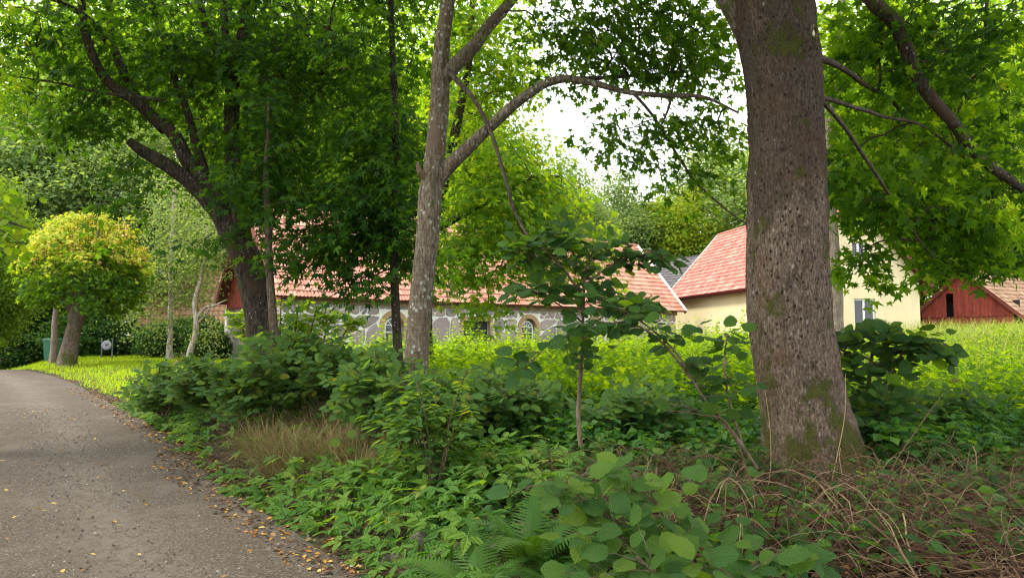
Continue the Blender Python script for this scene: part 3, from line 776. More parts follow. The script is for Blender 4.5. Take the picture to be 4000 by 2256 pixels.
# openings
def arch_pts(c, h, z0, z1, n=9, ins=0.0):
    r = h - ins; zc = z1 - h; return [(c - r, z0 + ins), (c + r, z0 + ins)] + [(c + r * math.cos(a), zc + r * math.sin(a)) for a in np.linspace(0, math.pi, n)]
def F3(q, w=0): return LC + A * q[0] + UP * q[1] + OUT * w
for c, h, z0, z1, k in ops:
    mb = MB(); bs = .078
    # brick jambs and arch
    zc = z1 - h if k == 'w' else z1
    for side in (-1, 1):
        z = z0 - (.05 if k == 'w' else 0); r = 0
        while z < zc - .02:
            wdt = .24 if r % 2 else .16
            x0 = c + side * h if side > 0 else c - h - wdt
            mb.box(F3((x0, z), .05) , A * wdt, Nn * .22, UP * (bs - .012)); z += bs; r += 1
    if k == 'w':
        nb = 21
        for i in range(nb):
            a0 = math.pi * (i + .1) / nb; a1 = math.pi * (i + .9) / nb; pl = [F3((c + rr * math.cos(a), zc + rr * math.sin(a)), .05) for rr, a in ((h, a0), (h + .23, a0), (h + .23, a1), (h, a1))]
            mb.prism(pl, Nn * .22)
    else:
        nb = 20
        for i in range(nb):
            x = c - h - .2 + i * (2 * h + .4) / nb; mb.box(F3((x, z1), .05), A * ((2 * h + .4) / nb - .014), Nn * .22, UP * .23)
    bb(mb, 'brick_surround', M['brick'], kind='stuff')
    if k == 'w':
        h2 = h - .12
        mb = MB()   # splayed rendered reveal closing the corners above the arch
        pts = arch_pts(c, h, z0, z1, 13); 
        q = [(c - h, z1 + .02)] + [(c + h * math.cos(a), zc + h * math.sin(a)) for a in np.linspace(math.pi, 0, 15)] + [(c + h, z1 + .02)]
        mb.prism([F3(p_, -.04) for p_ in q], Nn * .3); bb(mb, 'spandrel', M['brick'])
        mb = MB(); ring_o = arch_pts(c, h - .10, z0 + .05, z1 - .10, 15); ring_i = [(c + (x - c) * .84, z0 + .12 + (z - z0 - .12) * .93) for x, z in ring_o]
        for i in range(len(ring_o)):
            j = (i + 1) % len(ring_o); mb.prism([F3(ring_o[i], -.16), F3(ring_o[j], -.16), F3(ring_i[j], -.16), F3(ring_i[i], -.16)], Nn * .06)
        wf = bb(mb, 'window', M['white'])
        mb = MB(); hw = h - .16
        mb.box(F3((c - .018, z0 + .08), -.165), A * .036, Nn * .05, UP * (z1 - z0 - .2))
        for zz in (z0 + .36, z0 + .66): mb.box(F3((c - hw, zz), -.168), A * 2 * hw, Nn * .045, UP * .03)
        for sgn in (-1, 1):   # the fanlight's two raking bars
            a0 = vec(c, z1 - h - .02); b0 = vec(c + sgn * (hw * .62), z1 - .2)
            dd = (b0 - a0); dd /= np.linalg.norm(dd); nn_ = vec(-dd[1], dd[0]) * .014; mb.prism([F3(a0 + nn_, -.17), F3(a0 - nn_, -.17), F3(b0 - nn_, -.17), F3(b0 + nn_, -.17)], Nn * .04)
        o = bb(mb, 'glazing_bar', M['white'], parent=wf)
        mb = MB(); mb.prism([F3(p_, -.2) for p_ in arch_pts(c, h - .08, z0 + .02, z1 - .08, 15)], Nn * .02); bb(mb, 'pane', M['glass'], parent=wf)
        mb = MB(); mb.box(F3((c - h, z0 - .07), .07), A * 2 * h, Nn * .3, UP * .07); bb(mb, 'window_sill', M['brick'])
    else:
        dparent = None
        for kk in range(2):   # two leaves of vertical planks
            mb = MB(); x0 = c - h + kk * h
            mb.box(F3((x0 + .01, z0), -.22), A * (h - .02), Nn * .03, UP * (z1 - z0)); dleaf = bb(mb, 'door', M['door'])
            for q in range(4):
                pb = MB(); pb.box(F3((x0 + .02 + q * (h - .03) / 4, z0 + .02), -.195), A * ((h - .03) / 4 - .012), Nn * .022, UP * (z1 - z0 - .04)); bb(pb, 'plank', M['door'], parent=dleaf)
            for zz in (z0 + .35, z1 - .35):
                pb = MB(); pb.box(F3((x0 + .03, zz), -.17), A * (h - .06), Nn * .022, UP * .12); bb(pb, 'ledge', M['door'], parent=dleaf)
# wall plate beam, gable boards, roof
mb = MB(); mb.box(LC - A * .1 + UP * (ZT + .002) + OUT * .16, A * (BL + .1), Nn * .22, UP * .24); bb(mb, 'wall_plate', M['beam'])
half = BW / 2; ov = .42; pitch = math.atan((ZR - ZE) / (half + ov)); Sdir = Nn * math.cos(pitch) + UP * math.sin(pitch); Wd = OUT * math.sin(pitch) + UP * math.cos(pitch)
slen = (half + ov) / math.cos(pitch); ovg = .45
gp = LC + Nn * half
for kq in range(34):   # red vertical boards on the left gable
    wq = (BW + .1) / 34; q0 = -.05 + kq * wq; q1 = q0 + wq - .012
    def zt(q): return ZR - .16 - abs(q - half) * math.tan(pitch)
    if min(zt(q0), zt(q1)) < ZT: continue
    pts = [LC + Nn * q0 + UP * ZT, LC + Nn * q1 + UP * ZT, LC + Nn * q1 + UP * zt(q1), LC + Nn * q0 + UP * zt(q0)]
    mb = MB(); mb.prism([p_ - A * (.03 + .006 * (kq % 3)) for p_ in pts], A * .026); bb(mb, 'plank', M['redwood'])
mb = MB(); mb.prism([LC + Nn * .0 + UP * ZT, LC + Nn * BW + UP * ZT, LC + Nn * half + UP * (ZR - .18)], A * .05); bb(mb, 'gable_backing', M['redwood'])
mb = MB(); mb.prism([RC + Nn * .0 + UP * ZT, RC + Nn * BW + UP * ZT, RC + Nn * half + UP * (ZR - .18)], -A * .05); bb(mb, 'gable_backing', M['redwood'])
mb = MB(); mb.box(LC - A * .08 + Nn * -.05 + UP * (ZT - .07), A * .07, Nn * (BW + .1), UP * .09); bb(mb, 'board_foot', M['brownred'])
OF = LC - A * ovg - Nn * ov + UP * ZE; Lr = BL + ovg + .5
mb = MB(); mb.box(OF - Wd * .06, A * Lr, Sdir * slen, Wd * .05)
Sb = -Nn * math.cos(pitch) + UP * math.sin(pitch); Wb = Nn * math.sin(pitch) + UP * math.cos(pitch); OB = LC - A * ovg + Nn * (BW + ov) + UP * ZE
mb.box(OB - Wb * .06, A * Lr, Sb * slen, Wb * .05); roof = bb(mb, 'roof', M['brownred'])
# tiles parented to the barn itself
tiled_slope(barn, OF, A, Sdir, Wd, Lr, slen, M['tile'], rng, tw=.31, tl=.345, waves=2, nobj=300)
tiled_slope(barn, OB + A * Lr, -A, Sb, Wb, Lr, slen, M['tile'], rng, tw=.62, tl=.69, waves=4, nobj=0, segs=9)
mb = MB()
for kq in range(62):
    x0 = kq * Lr / 62; th = np.linspace(-.2, math.pi + .2, 7); pk = LC - A * ovg + Nn * half + UP * (ZR + .0)
    ring = [pk + A * x0 + Nn * (.13 * math.cos(a)) + UP * (.12 * math.sin(a)) for a in th]; ring2 = [q + A * (Lr / 62 + .02) - UP * .012 for q in ring]
    mb.add(ring + ring2, [(i, i + 1, i + 8, i + 7) for i in range(6)] + [tuple(range(7))])
bb(mb, 'ridge_tiles', M['tile'], kind='stuff')
def verge(O, S, W, ln, mat, thick=.05, drop=.2, wdt=.12, along=A, sign=-1, name='barge_board'):
    m_ = MB(); m_.box(O + W * -.17, along * sign * thick, S * ln, W * (drop + .03)); return m_
bb(verge(OF, Sdir, Wd, slen + .02, None), 'barge_board', M['brownred']); bb(verge(OB, Sb, Wb, slen + .02, None), 'barge_board', M['brownred'])
Oe = OF + A * (Lr + .012)
mb = MB(); mb.box(Oe - Wd * .17, A * .05, Sdir * (slen + .02), Wd * .16); bb(mb, 'barge_board', M['redtrim'])
mb = MB(); mb.box(Oe - A * .12 + Wd * .002, A * .19, Sdir * (slen + .02), Wd * .09); bb(mb, 'verge_trim', M['white'])
mb = MB(); mb.box(Oe + A * .055 - Wd * .17 , A * .04, Sdir * .75, Wd * .17); bb(mb, 'end_board', M['redtrim'])

# --- cream house
rng = np.random.default_rng(12)
HA = vec(.983, .186, 0); HU = vec(-.186, .983, 0); H0 = vec(14.2, 38, 0); HW, HL = 7.6, 15.0; HE, HR, HO = 4.5, 9.27, .5
house = empty('cream_house', H0 + UP * 1.0, 'cream rendered house with steep red roof behind the thick trunk', 'house'); bo = np.array(house.location); house_bo = bo
hp = math.atan((HR - HE) / (HW / 2 + HO)); wt = HE + HO * math.tan(hp) - .12
def hbb(mb, name, mat, kind=None, parent=None):
    mb.v = [tuple(np.array(q) - house_bo) for q in mb.v]; return mb.build(name, mat, parent or house, kind)
def G3(s, z, w=0): return H0 + HA * s + UP * z - HU * w
wins = [(3.66, 5.95, 4.72 + 0, .0), ]
# windows in the near gable (s = distance from its left corner)
def gab_s(px):
    k = (px - 2000) / FPX; return (k * H0[1] - H0[0]) / (HA[0] - k * HA[1])
def zpix(py, Y): return P(2000, py, Y)[2]
wu = (gab_s(3336), gab_s(3391), zpix(1004, 38.6), zpix(940, 38.6)); wl = (gab_s(3338), gab_s(3421), zpix(1290, 38.6), zpix(1165, 38.6))
mb = MB(); t_ = .35
# gable front built round its two windows
s0, s1_ = min(wu[0], wl[0]), max(wu[1], wl[1])
def gz_top(s): return HR - .2 - abs(s - HW / 2) * math.tan(hp)
def wpoly(pts): mb.prism([G3(a, b) for a, b in pts], HU * t_)
wpoly([(0, .4), (wl[0], .4), (wl[0], gz_top(wl[0])), (0, gz_top(0))])
wpoly([(wl[1], .4), (HW, .4), (HW, gz_top(HW)), (wl[1], gz_top(wl[1]))])
wpoly([(wl[0], .4), (wl[1], .4), (wl[1], wl[2]), (wl[0], wl[2])])
wpoly([(wl[0], wl[3]), (wl[1], wl[3]), (wl[1], wu[2]), (wl[0], wu[2])])
topm = [(wl[0], wu[3]), (wl[1], wu[3]), (wl[1], gz_top(wl[1]))] + ([(HW / 2, gz_top(HW / 2))] if wl[0] < HW / 2 < wl[1] else []) + [(wl[0], gz_top(wl[0]))]
wpoly(topm); wpoly([(wl[0], wu[2]), (wu[0], wu[2]), (wu[0], wu[3]), (wl[0], wu[3])]); wpoly([(wu[1], wu[2]), (wl[1], wu[2]), (wl[1], wu[3]), (wu[1], wu[3])])
mb.box(H0 + HU * t_ + UP * .4, HA * .35, HU * (HL - t_), UP * (wt - .4)); mb.box(H0 + HU * t_ + HA * (HW - .35) + UP * .4, HA * .35, HU * (HL - t_), UP * (wt - .4))
mb.prism([H0 + HU * (HL - .3) + HA * a + UP * b for a, b in ((.35, .4), (HW - .35, .4), (HW - .35, gz_top(0)), (HW / 2, gz_top(HW / 2)), (.35, gz_top(0)))], HU * .3)
hbb(mb, 'wall', M['stucco'])
for (a, b, z0, z1), nmull in ((wu, 1), (wl, 1)):
    mb = MB(); fw = .085
    for o_, e_, u_ in (((a, z0), (b - a), fw), ((a, z1 - fw), (b - a), fw)): mb.box(G3(*o_, -.10), HA * e_, HU * .07, UP * u_)
    mb.box(G3(a, z0 + fw, -.10), HA * fw, HU * .07, UP * (z1 - z0 - 2 * fw)); mb.box(G3(b - fw, z0 + fw, -.10), HA * fw, HU * .07, UP * (z1 - z0 - 2 * fw)); wn = hbb(mb, 'window', M['white'])
    mb = MB(); mb.box(G3((a + b) / 2 - .06, z0 + fw, -.105), HA * .12, HU * .06, UP * (z1 - z0 - 2 * fw)); hbb(mb, 'mullion', M['white'], parent=wn)
    mb = MB(); mb.box(G3(a + .03, z0 + .03, -.14), HA * (b - a - .06), HU * .02, UP * (z1 - z0 - .06)); hbb(mb, 'pane', M['glass'], parent=wn)
    mb = MB(); mb.box(G3(a - .05, z0 - .05, .05), HA * (b - a + .1), HU * .14, UP * .045); hbb(mb, 'window_sill', M['zinc'])
hs = (HW / 2 + HO) / math.cos(hp); og = .4
HSl = HA * math.cos(hp) + UP * math.sin(hp); HWl = -HA * math.sin(hp) + UP * math.cos(hp); HOl = H0 - HA * HO - HU * og + UP * HE; HLr = HL + og + .35
HSr = -HA * math.cos(hp) + UP * math.sin(hp); HWr = HA * math.sin(hp) + UP * math.cos(hp); HOr = H0 + HA * (HW + HO) - HU * og + UP * HE
mb = MB(); mb.box(HOl - HWl * .07, HU * HLr, HSl * hs, HWl * .06); mb.box(HOr - HWr * .07, HU * HLr, HSr * hs, HWr * .06); hbb(mb, 'roof', M['brownred'])
tiled_slope(house, HOl + HU * HLr, -HU, HSl, HWl, HLr, hs, M['tile_new'], rng, tw=.30, tl=.345, waves=2, nobj=300, rank=lambda c: np.argsort(np.where(project(c)[0] < 2935, project(c)[2], 1e5 + project(c)[2])), amp=.034)
tiled_slope(house, HOr, HU, HSr, HWr, HLr, hs, M['tile_new'], rng, tw=.6, tl=.69, waves=4, nobj=0)
mb = MB()
for kq in range(44):
    x0 = kq * HLr / 44; pk = H0 + HA * HW / 2 - HU * og + UP * HR; th = np.linspace(-.2, math.pi + .2, 7)
    ring = [pk + HU * x0 + HA * (.13 * math.cos(a)) + UP * (.12 * math.sin(a)) for a in th]; ring2 = [q + HU * (HLr / 44 + .02) - UP * .012 for q in ring]
    mb.add(ring + ring2, [(i, i + 1, i + 8, i + 7) for i in range(6)] + [tuple(range(7))])
hbb(mb, 'ridge_tiles', M['tile_new'], kind='stuff')
for O_, S_, W_ in ((HOl, HSl, HWl), (HOr, HSr, HWr)):
    mb = MB(); mb.box(O_ - HU * .005 - W_ * .2, -HU * .05, S_ * (hs + .03), W_ * .24); hbb(mb, 'barge_board', M['redtrim'])
mb = MB(); mb.box(HOl + HU * (HLr + .005) - HWl * .16, HU * .06, HSl * (hs + .03), HWl * .26); hbb(mb, 'verge_trim', M['white'])
mb = MB(); 
for O_, sg in ((HOl, -1), (HOr, 1)):
    th = np.linspace(math.pi, 2 * math.pi, 7); c0 = O_ + HA * sg * .02 - UP * .03
    prof_ = [c0 + HA * (.075 * math.cos(a)) + UP * (.075 * math.sin(a)) for a in th]; prof2 = [q + HU * HLr for q in prof_]
    mb.add(prof_ + prof2, [(i, i + 7, i + 8, i + 1) for i in range(6)])
hbb(mb, 'gutter', M['redtrim'])
mb = MB(); mb.box(HOl + HA * .03 - UP * .17, HU * HLr, HA * .03, UP * .17); mb.box(HOr - HA * .06 - UP * .17, HU * HLr, HA * .03, UP * .17); hbb(mb, 'fascia', M['redtrim'])
# little eave bracket at the right corner
mb = MB(); mb.box(HOr - HU * .0 - HA * (HO + .02) - UP * .10, HU * .3, HA * (HO), UP * .07); mb.box(HOr - HA * (HO + .0) - UP * .5, HU * .08, HA * .1, UP * .45); hbb(mb, 'eave_bracket', M['redtrim'])

# --- dark roofed wing behind
rng = np.random.default_rng(13)
DA = P(2440, 1045, 71); DB = P(2830, 968, 60); DA[2] = DB[2] = 8.75; dl = np.linalg.norm(DB - DA); DX = (DB - DA) / dl; DN = vec(DX[1], -DX[0], 0)
if DN[1] > 0: DN = -DN
wing = empty('dark_roofed_wing', vec(DA[0], DA[1], 1.2), 'low wing with dark grey tiled roof in the gap between barn and cream house', 'outbuilding'); wb = np.array(wing.location)
dp = rad(42); dh = 4.2
mb = MB(); mb.box(DA + DN * 3.8 - UP * (8.75 - 1.0), DX * dl, -DN * 7.6, UP * (8.75 - 3.42 - 1.0)); mb.v = [tuple(np.array(q) - wb) for q in mb.v]; mb.build('wall', M['oldwall'], wing)
Sx = -DN * math.cos(dp) + UP * math.sin(dp); Wx = DN * math.sin(dp) + UP * math.cos(dp); dsl = dh / math.cos(dp); DO = DA + DN * dh - UP * dh * math.tan(dp)
Sy = DN * math.cos(dp) + UP * math.sin(dp); Wy = -DN * math.sin(dp) + UP * math.cos(dp); DO2 = DA - DN * dh - UP * dh * math.tan(dp)
mb = MB(); mb.box(DO - Wx * .07, DX * dl, Sx * dsl, Wx * .06); mb.box(DO2 - Wy * .07, DX * dl, Sy * dsl, Wy * .06); mb.v = [tuple(np.array(q) - wb) for q in mb.v]; mb.build('roof', M['tile_dark'], wing)
tiled_slope(wing, DO, DX, Sx, Wx, dl, dsl, M['tile_dark'], rng, tw=.33, tl=.36, waves=2, nobj=200, rank=lambda c: np.argsort(np.where((project(c)[0] > 2500) & (project(c)[0] < 2740) & (project(c)[1] < 1125), 0, 1e5) + project(c)[2]), amp=.03)
mb = MB(); mb.box(DA - DN * .12 - UP * .02, DX * dl, DN * .24, UP * .09); mb.v = [tuple(np.array(q) - wb) for q in mb.v]; mb.build('ridge_cap', M['tile_dark'], wing)
# red brick chimney, courses of bricks
chp = P(2516, 1000, 68.5); mb = MB(); chx, chy = chp[0], chp[1]
ch = empty('chimney', (0, 0, 0)); ch.parent = wing; ch.name = 'chimney'
for cz in range(30):
    z = 7.4 + cz * .085
    for q in range(4):
        a = q * math.pi / 2; ux = vec(math.cos(a), math.sin(a), 0); uy = vec(-math.sin(a), math.cos(a), 0)
        for b_ in range(4):
            off = (-.5 + b_ * .25 + (.06 if cz % 2 else 0)); wv = min(.235, .5 - off + .0)
            mb.box(vec(chx, chy, z) + ux * .44 + uy * off, ux * .08 + (ux * .04 if cz in (26, 27) else 0), uy * wv, UP * .073)
mb.v = [tuple(np.array(q) - wb) for q in mb.v]; mb.build('bricks', M['redbrick'], ch, 'stuff')
mb = MB(); mb.box(vec(chx - .45, chy - .45, 7.3), vec(.9, 0, 0), vec(0, .9, 0), UP * 2.66); mb.box(vec(chx - .56, chy - .56, 9.965), vec(1.12, 0, 0), vec(0, 1.12, 0), UP * .08); mb.v = [tuple(np.array(q) - wb) for q in mb.v]; mb.build('chimney_core', M['oldwall'], ch)

# --- red shed on the right
rng = np.random.default_rng(14)
SA = vec(.489, -.872, 0); SU = vec(.872, .489, 0); S0 = vec(25.4, 46, 0); SW, SLn = 5.3, 11.0; SE, SR = 3.45, 5.75
shed = empty('red_shed', S0 + UP * 1.6, 'red boarded shed with old brown tiled roof beyond the tall grass', 'shed'); sb = np.array(shed.location)
def sbb(mb, name, mat, kind=None, parent=None):
    mb.v = [tuple(np.array(q) - sb) for q in mb.v]; return mb.build(name, mat, parent or shed, kind)
sp_ = math.atan((SR - SE) / (SW / 2))
def szt(s): return SR - .1 - abs(s - SW / 2) * math.tan(sp_)
nb = 24; bwid = SW / nb; seam = 3.02; oc = gab = None
ks = (3716 - 2000) / FPX; so_ = (ks * S0[1] - S0[0]) / (SA[0] - ks * SA[1])
for i in range(nb):
    a, b = i * bwid + .006, (i + 1) * bwid - .006; mid = (a + b) / 2
    pr = .02 + .012 * (i % 2)
    mb = MB(); mb.box(S0 + SA * a + UP * 1.0, SA * (b - a), -SU * pr, UP * (seam - 1.0 - .02)); sbb(mb, 'plank', M['redwood'])
    hole = abs(mid - so_) < .26
    lo_ = seam if not hole else 4.42
    if min(szt(a), szt(b)) > lo_ + .05:
        mb = MB(); mb.prism([S0 + SA * x + UP * z for x, z in ((a, lo_), (b, lo_), (b, szt(b)), (a, szt(a)))], -SU * (pr + .03)); sbb(mb, 'plank', M['redwood'])
mb = MB(); mb.box(S0 + UP * (seam - .03), SA * SW, -SU * .065, UP * .03); sbb(mb, 'drip_rail', M['brownred'])
mb = MB(); mb.box(S0 + SU * .05 + UP * 1, SA * SW, SU * .06, UP * (seam - 1)); mb.box(S0 + SU * .6 + UP * 1, SA * SW, SU * .05, UP * 2.9)
mb.box(S0 + SA * (SW - .1) + UP * 1 + SU * .1, SA * .1, SU * (SLn - .1), UP * (SE - 1.2)); mb.box(S0 + UP * 1 + SU * .1, SA * .1, SU * (SLn - .1), UP * (SE - 1.2)); sbb(mb, 'inner_wall', M['door'])
so2 = .55; Sl = SA * math.cos(sp_) + UP * math.sin(sp_); Wl_ = -SA * math.sin(sp_) + UP * math.cos(sp_); Sr = -SA * math.cos(sp_) + UP * math.sin(sp_); Wr_ = SA * math.sin(sp_) + UP * math.cos(sp_)
lenl = (SW / 2 + .3) / math.cos(sp_); lenr = (SW / 2 + 1.1) / math.cos(sp_)
pkS = S0 + SA * SW / 2 + UP * SR - SU * .3
OL = pkS - Sl * lenl; OR_ = pkS - Sr * lenr
mb = MB(); mb.box(OL - Wl_ * .07, SU * SLn, Sl * lenl, Wl_ * .06); mb.box(OR_ - Wr_ * .07, SU * SLn, Sr * lenr, Wr_ * .06); sbb(mb, 'roof', M['beam'])
tiled_slope(shed, OR_, SU, Sr, Wr_, SLn, lenr, M['tile_old'], rng, tw=.34, tl=.36, waves=1, nobj=250, amp=.03)
tiled_slope(shed, OL + SU * SLn, -SU, Sl, Wl_, SLn, lenl, M['tile_old'], rng, tw=.68, tl=.7, waves=2, nobj=0)
mb = MB(); mb.box(OL - Wl_ * .16, -SU * .04, Sl * lenl, Wl_ * .2); mb.box(OR_ - Wr_ * .16, -SU * .04, Sr * lenr, Wr_ * .2); sbb(mb, 'barge_board', M['brownred'])

# --- small stone outbuilding on the left, behind the birches
rng = np.random.default_rng(15)
OA = vec(-21.7, 42.2, 0); OBx = vec(-15.9, 43.6, 0); ol = np.linalg.norm(OBx - OA); OX = (OBx - OA) / ol; ON = vec(OX[1], -OX[0], 0)
outb = empty('stone_outbuilding', OA + UP * .6, 'small stone outbuilding with orange tiled roof behind the birches', 'outbuilding'); ob = np.array(outb.location)
def obb(mb, name, mat, kind=None, parent=None):
    mb.v = [tuple(np.array(q) - ob) for q in mb.v]; return mb.build(name, mat, parent or outb, kind)
mb = MB(); mb.box(OA + UP * .1, OX * ol, -ON * .4, UP * 2.2); mb.box(OA - ON * .4 + UP * .1, OX * .4, -ON * 4.6, UP * 2.2); mb.box(OBx - OX * .4 - ON * .4 + UP * .1, OX * .4, -ON * 4.6, UP * 2.2); obb(mb, 'wall', M['mortar'])
fo = (OA - ob, OX, UP, ON)
for poly in voronoi_cells(rng, 0, 3.1, .25, 2.25, (.34, .42), gap=.02): stone_part(rng, poly, fo, outb, .05)
for i in range(16):
    mb = MB(); mb.box(OA + OX * (3.15 + i * .165) + ON * .02 + UP * .4, OX * .15, ON * .03, UP * 1.85); obb(mb, 'plank', M['redwood'])
op = rad(52); Sx = -ON * math.cos(op) + UP * math.sin(op); Wx = ON * math.sin(op) + UP * math.cos(op); oh = 2.9; osl = oh / math.cos(op); OO = OA + ON * .4 + UP * 2.2 + OX * .35
Sy = ON * math.cos(op) + UP * math.sin(op); Wy = -ON * math.sin(op) + UP * math.cos(op); OO2 = OA + ON * (.4 - 2 * oh) + UP * 2.2 + OX * .35
mb = MB(); mb.box(OO - Wx * .07, OX * (ol - .2), Sx * osl, Wx * .06); mb.box(OO2 - Wy * .07, OX * (ol - .2), Sy * osl, Wy * .06); obb(mb, 'roof', M['beam'])
tiled_slope(outb, OO, OX, Sx, Wx, ol - .2, osl, M['tile_old'], rng, tw=.30, tl=.34, waves=1, nobj=300)
mb = MB(); mb.prism([OA + OX * .5 + UP * 2.3 + ON * .1, OA + OX * .5 + UP * 2.3 - ON * (2 * oh - .6), OA + OX * .5 - ON * (oh - .4) + UP * (2.1 + oh * math.tan(op))], OX * .05); obb(mb, 'gable', M['redwood'])
mb = MB(); mb.box(OO + Sx * osl + UP * .0 - ON * .12, OX * (ol - .2), ON * .26, UP * .08); obb(mb, 'ridge_cap', M['zinc'])

#@@TREES
# ------------------------------------------------------------------ the thick maple trunk on the right
rng = np.random.default_rng(21)
YT = 7.0
outl = [(1900, 2935, 3480), (1860, 2970, 3430), (1820, 2985, 3390), (1750, 2996, 3356), (1680, 2994, 3335), (1600, 2987, 3310), (1500, 2972, 3285), (1400, 2954, 3266), (1300, 2940, 3245), (1200, 2930, 3236), (1000, 2926, 3226), (800, 2925, 3220), (720, 2920, 3218),
        (560, 2931, 3214), (400, 2925, 3205), (300, 2912, 3200), (200, 2896, 3190), (100, 2878, 3176), (0, 2866, 3166), (-200, 2850, 3150), (-500, 2830, 3110), (-900, 2850, 3080)]
pc = [P((a + b) / 2, y, YT) for y, a, b in outl]; pr_ = [(b - a) / 2 / FPX * YT for y, a, b in outl]
bx, by = pc[0][0], YT; bz = gz(2.7, 7.0)
mpl = empty('thick_maple', (pc[3][0], YT, bz), 'thick mossy maple trunk with a pruned knot, nearest tree to the right', 'tree'); mb0 = np.array(mpl.location)
na, nh = 200, 470
hz = np.linspace(pc[0][2] - .1, pc[-1][2], nh); zc_ = [q[2] for q in pc]
cx_ = np.interp(hz, zc_, [q[0] for q in pc]); r_ = np.interp(hz, zc_, pr_)
def sm(a, k=9): 
    ker = np.ones(k) / k; return np.convolve(np.pad(a, k // 2, 'edge'), ker, 'valid')
cx_, r_ = sm(cx_), sm(r_)
th = np.arange(na) / na * 2 * math.pi; TH, HZ = np.meshgrid(th, hz)
dirx, diry = np.cos(TH), np.sin(TH)
q = np.stack([dirx * 1.0, diry * 1.0, HZ], -1)
big = vnoise(q * np.array([1.1, 1.1, .6]), 1) - .5
butt = (np.abs(np.cos(TH * 2.5 + 1)) ** 1.5 * .17 + np.cos(TH * 3 + 2) * .05 - .04) * np.exp(-np.clip(HZ - bz, 0, 9) / .30)
rb_ = r_[:, None] * (1 + .10 * big + butt) 
pp = np.stack([dirx * r_[:, None], diry * r_[:, None], HZ], -1)
b1 = np.abs(vnoise(pp * np.array([30, 30, 8.]), 2) - .5) * 2; b2 = np.abs(vnoise(pp * np.array([85, 85, 26.]) + 5, 3) - .5) * 2; b3 = vnoise(pp * np.array([16, 16, 6.]), 4)
rel = (.012 * b1 ** .7 + .008 * b2) * (.6 + .8 * b3) + .012 * (b3 - .5)
rb_ = rb_ + rel
kx, ky = P(3115, 185, YT)[0], P(3115, 185, YT)[2]
ka = -1.05; kd = np.sqrt(((TH - (2 * math.pi + ka)) * .33) ** 2 + ((HZ - ky) * .8) ** 2)
rb_ = rb_ + .045 * np.exp(-(kd / .12) ** 2) - .02 * np.exp(-(kd / .035) ** 2)
Vt = np.stack([cx_[:, None] + dirx * rb_, YT + diry * rb_, HZ], -1).reshape(-1, 3)
i = np.arange(nh - 1)[:, None] * na; j = np.arange(na)[None]; j2 = (j + 1) % na
lo = np.stack([i + j, i + j2, i + na + j2, i + na + j], -1).reshape(-1)
# its own bark, pitted with dark marks
m, t, out = nodes('old_maple_bark'); o = texco(t)
st = mapping(t, o, (1, 1, .34)); n1 = noise(t, st, 60, 6, .75, .4); n2 = noise(t, st, 20, 4, .6, .3); n3 = noise(t, o, 1.7, 3); n4 = noise(t, mapping(t, o, (1, 1, .7)), 3.4, 6, .72)
c = ramp(t, n1, [(.35, (.034, .023, .016)), (.45, (.118, .084, .060)), (.56, (.180, .136, .102)), (.67, (.34, .29, .235))])
c = mixc(t, math_(t, 'MULTIPLY', sstep_node(t, n2, .53, .62), .55), c, (.055, .038, .028))
c = mixc(t, math_(t, 'MULTIPLY', sstep_node(t, n3, .55, .7), .4), c, (.17, .085, .045))
vo = N(t, 'ShaderNodeTexVoronoi', Scale=17.0); t.links.new(mapping(t, o, (1, 1, .75)), vo.inputs['Vector'])
zs = N(t, 'ShaderNodeSeparateXYZ'); t.links.new(o, zs.inputs[0])
pit = math_(t, 'MULTIPLY', math_(t, 'LESS_THAN', math_(t, 'ADD', vo.outputs['Distance'], math_(t, 'MULTIPLY', n1, .35)), .38), sstep_node(t, zs.outputs[2], .9, 1.3))
c = mixc(t, math_(t, 'MULTIPLY', pit, .85), c, (.016, .012, .010))
upd = sstep_node(t, math_(t, 'ADD', noise(t, mapping(t, o, (1, 1, .5)), 2.2, 5, .7), math_(t, 'MULTIPLY', sstep_node(t, zs.outputs[2], 1.6, 3.4), .22)), .56, .66)
c = mixc(t, math_(t, 'MULTIPLY', upd, .55), c, (.032, .025, .020))
vo2 = N(t, 'ShaderNodeTexVoronoi', Scale=9.0); t.links.new(mapping(t, o, (1, 1, .6)), vo2.inputs['Vector'])
lic = math_(t, 'MULTIPLY', math_(t, 'LESS_THAN', math_(t, 'ADD', vo2.outputs['Distance'], math_(t, 'MULTIPLY', n1, .35)), .28), sstep_node(t, noise(t, o, 2.6, 2), .5, .56))
c = mixc(t, math_(t, 'MULTIPLY', lic, .7), c, (.36, .345, .32))
low = math_(t, 'MULTIPLY', sstep_node(t, zs.outputs[2], 1.3, -.1), .14)
mk = sstep_node(t, math_(t, 'ADD', math_(t, 'ADD', n4, low), math_(t, 'MULTIPLY', n1, .10)), .60, .70)
c = mixc(t, math_(t, 'MULTIPLY', mk, .9), c, ramp(t, noise(t, o, 120, 3), [(.3, (.030, .034, .007)), (.7, (.095, .105, .018))]))
h = math_(t, 'SUBTRACT', math_(t, 'ADD', math_(t, 'ADD', n1, math_(t, 'MULTIPLY', n2, .6)), math_(t, 'MULTIPLY', mk, .25)), math_(t, 'MULTIPLY', pit, .8))
principled(t, out, c, .92, bump(t, h, 1.0, .03), .12); B['old'] = m
tr = link('trunk', new_mesh('trunk', Vt - mb0, lo, np.full(len(lo) // 4, 4), smooth=True), B['old'], mpl)
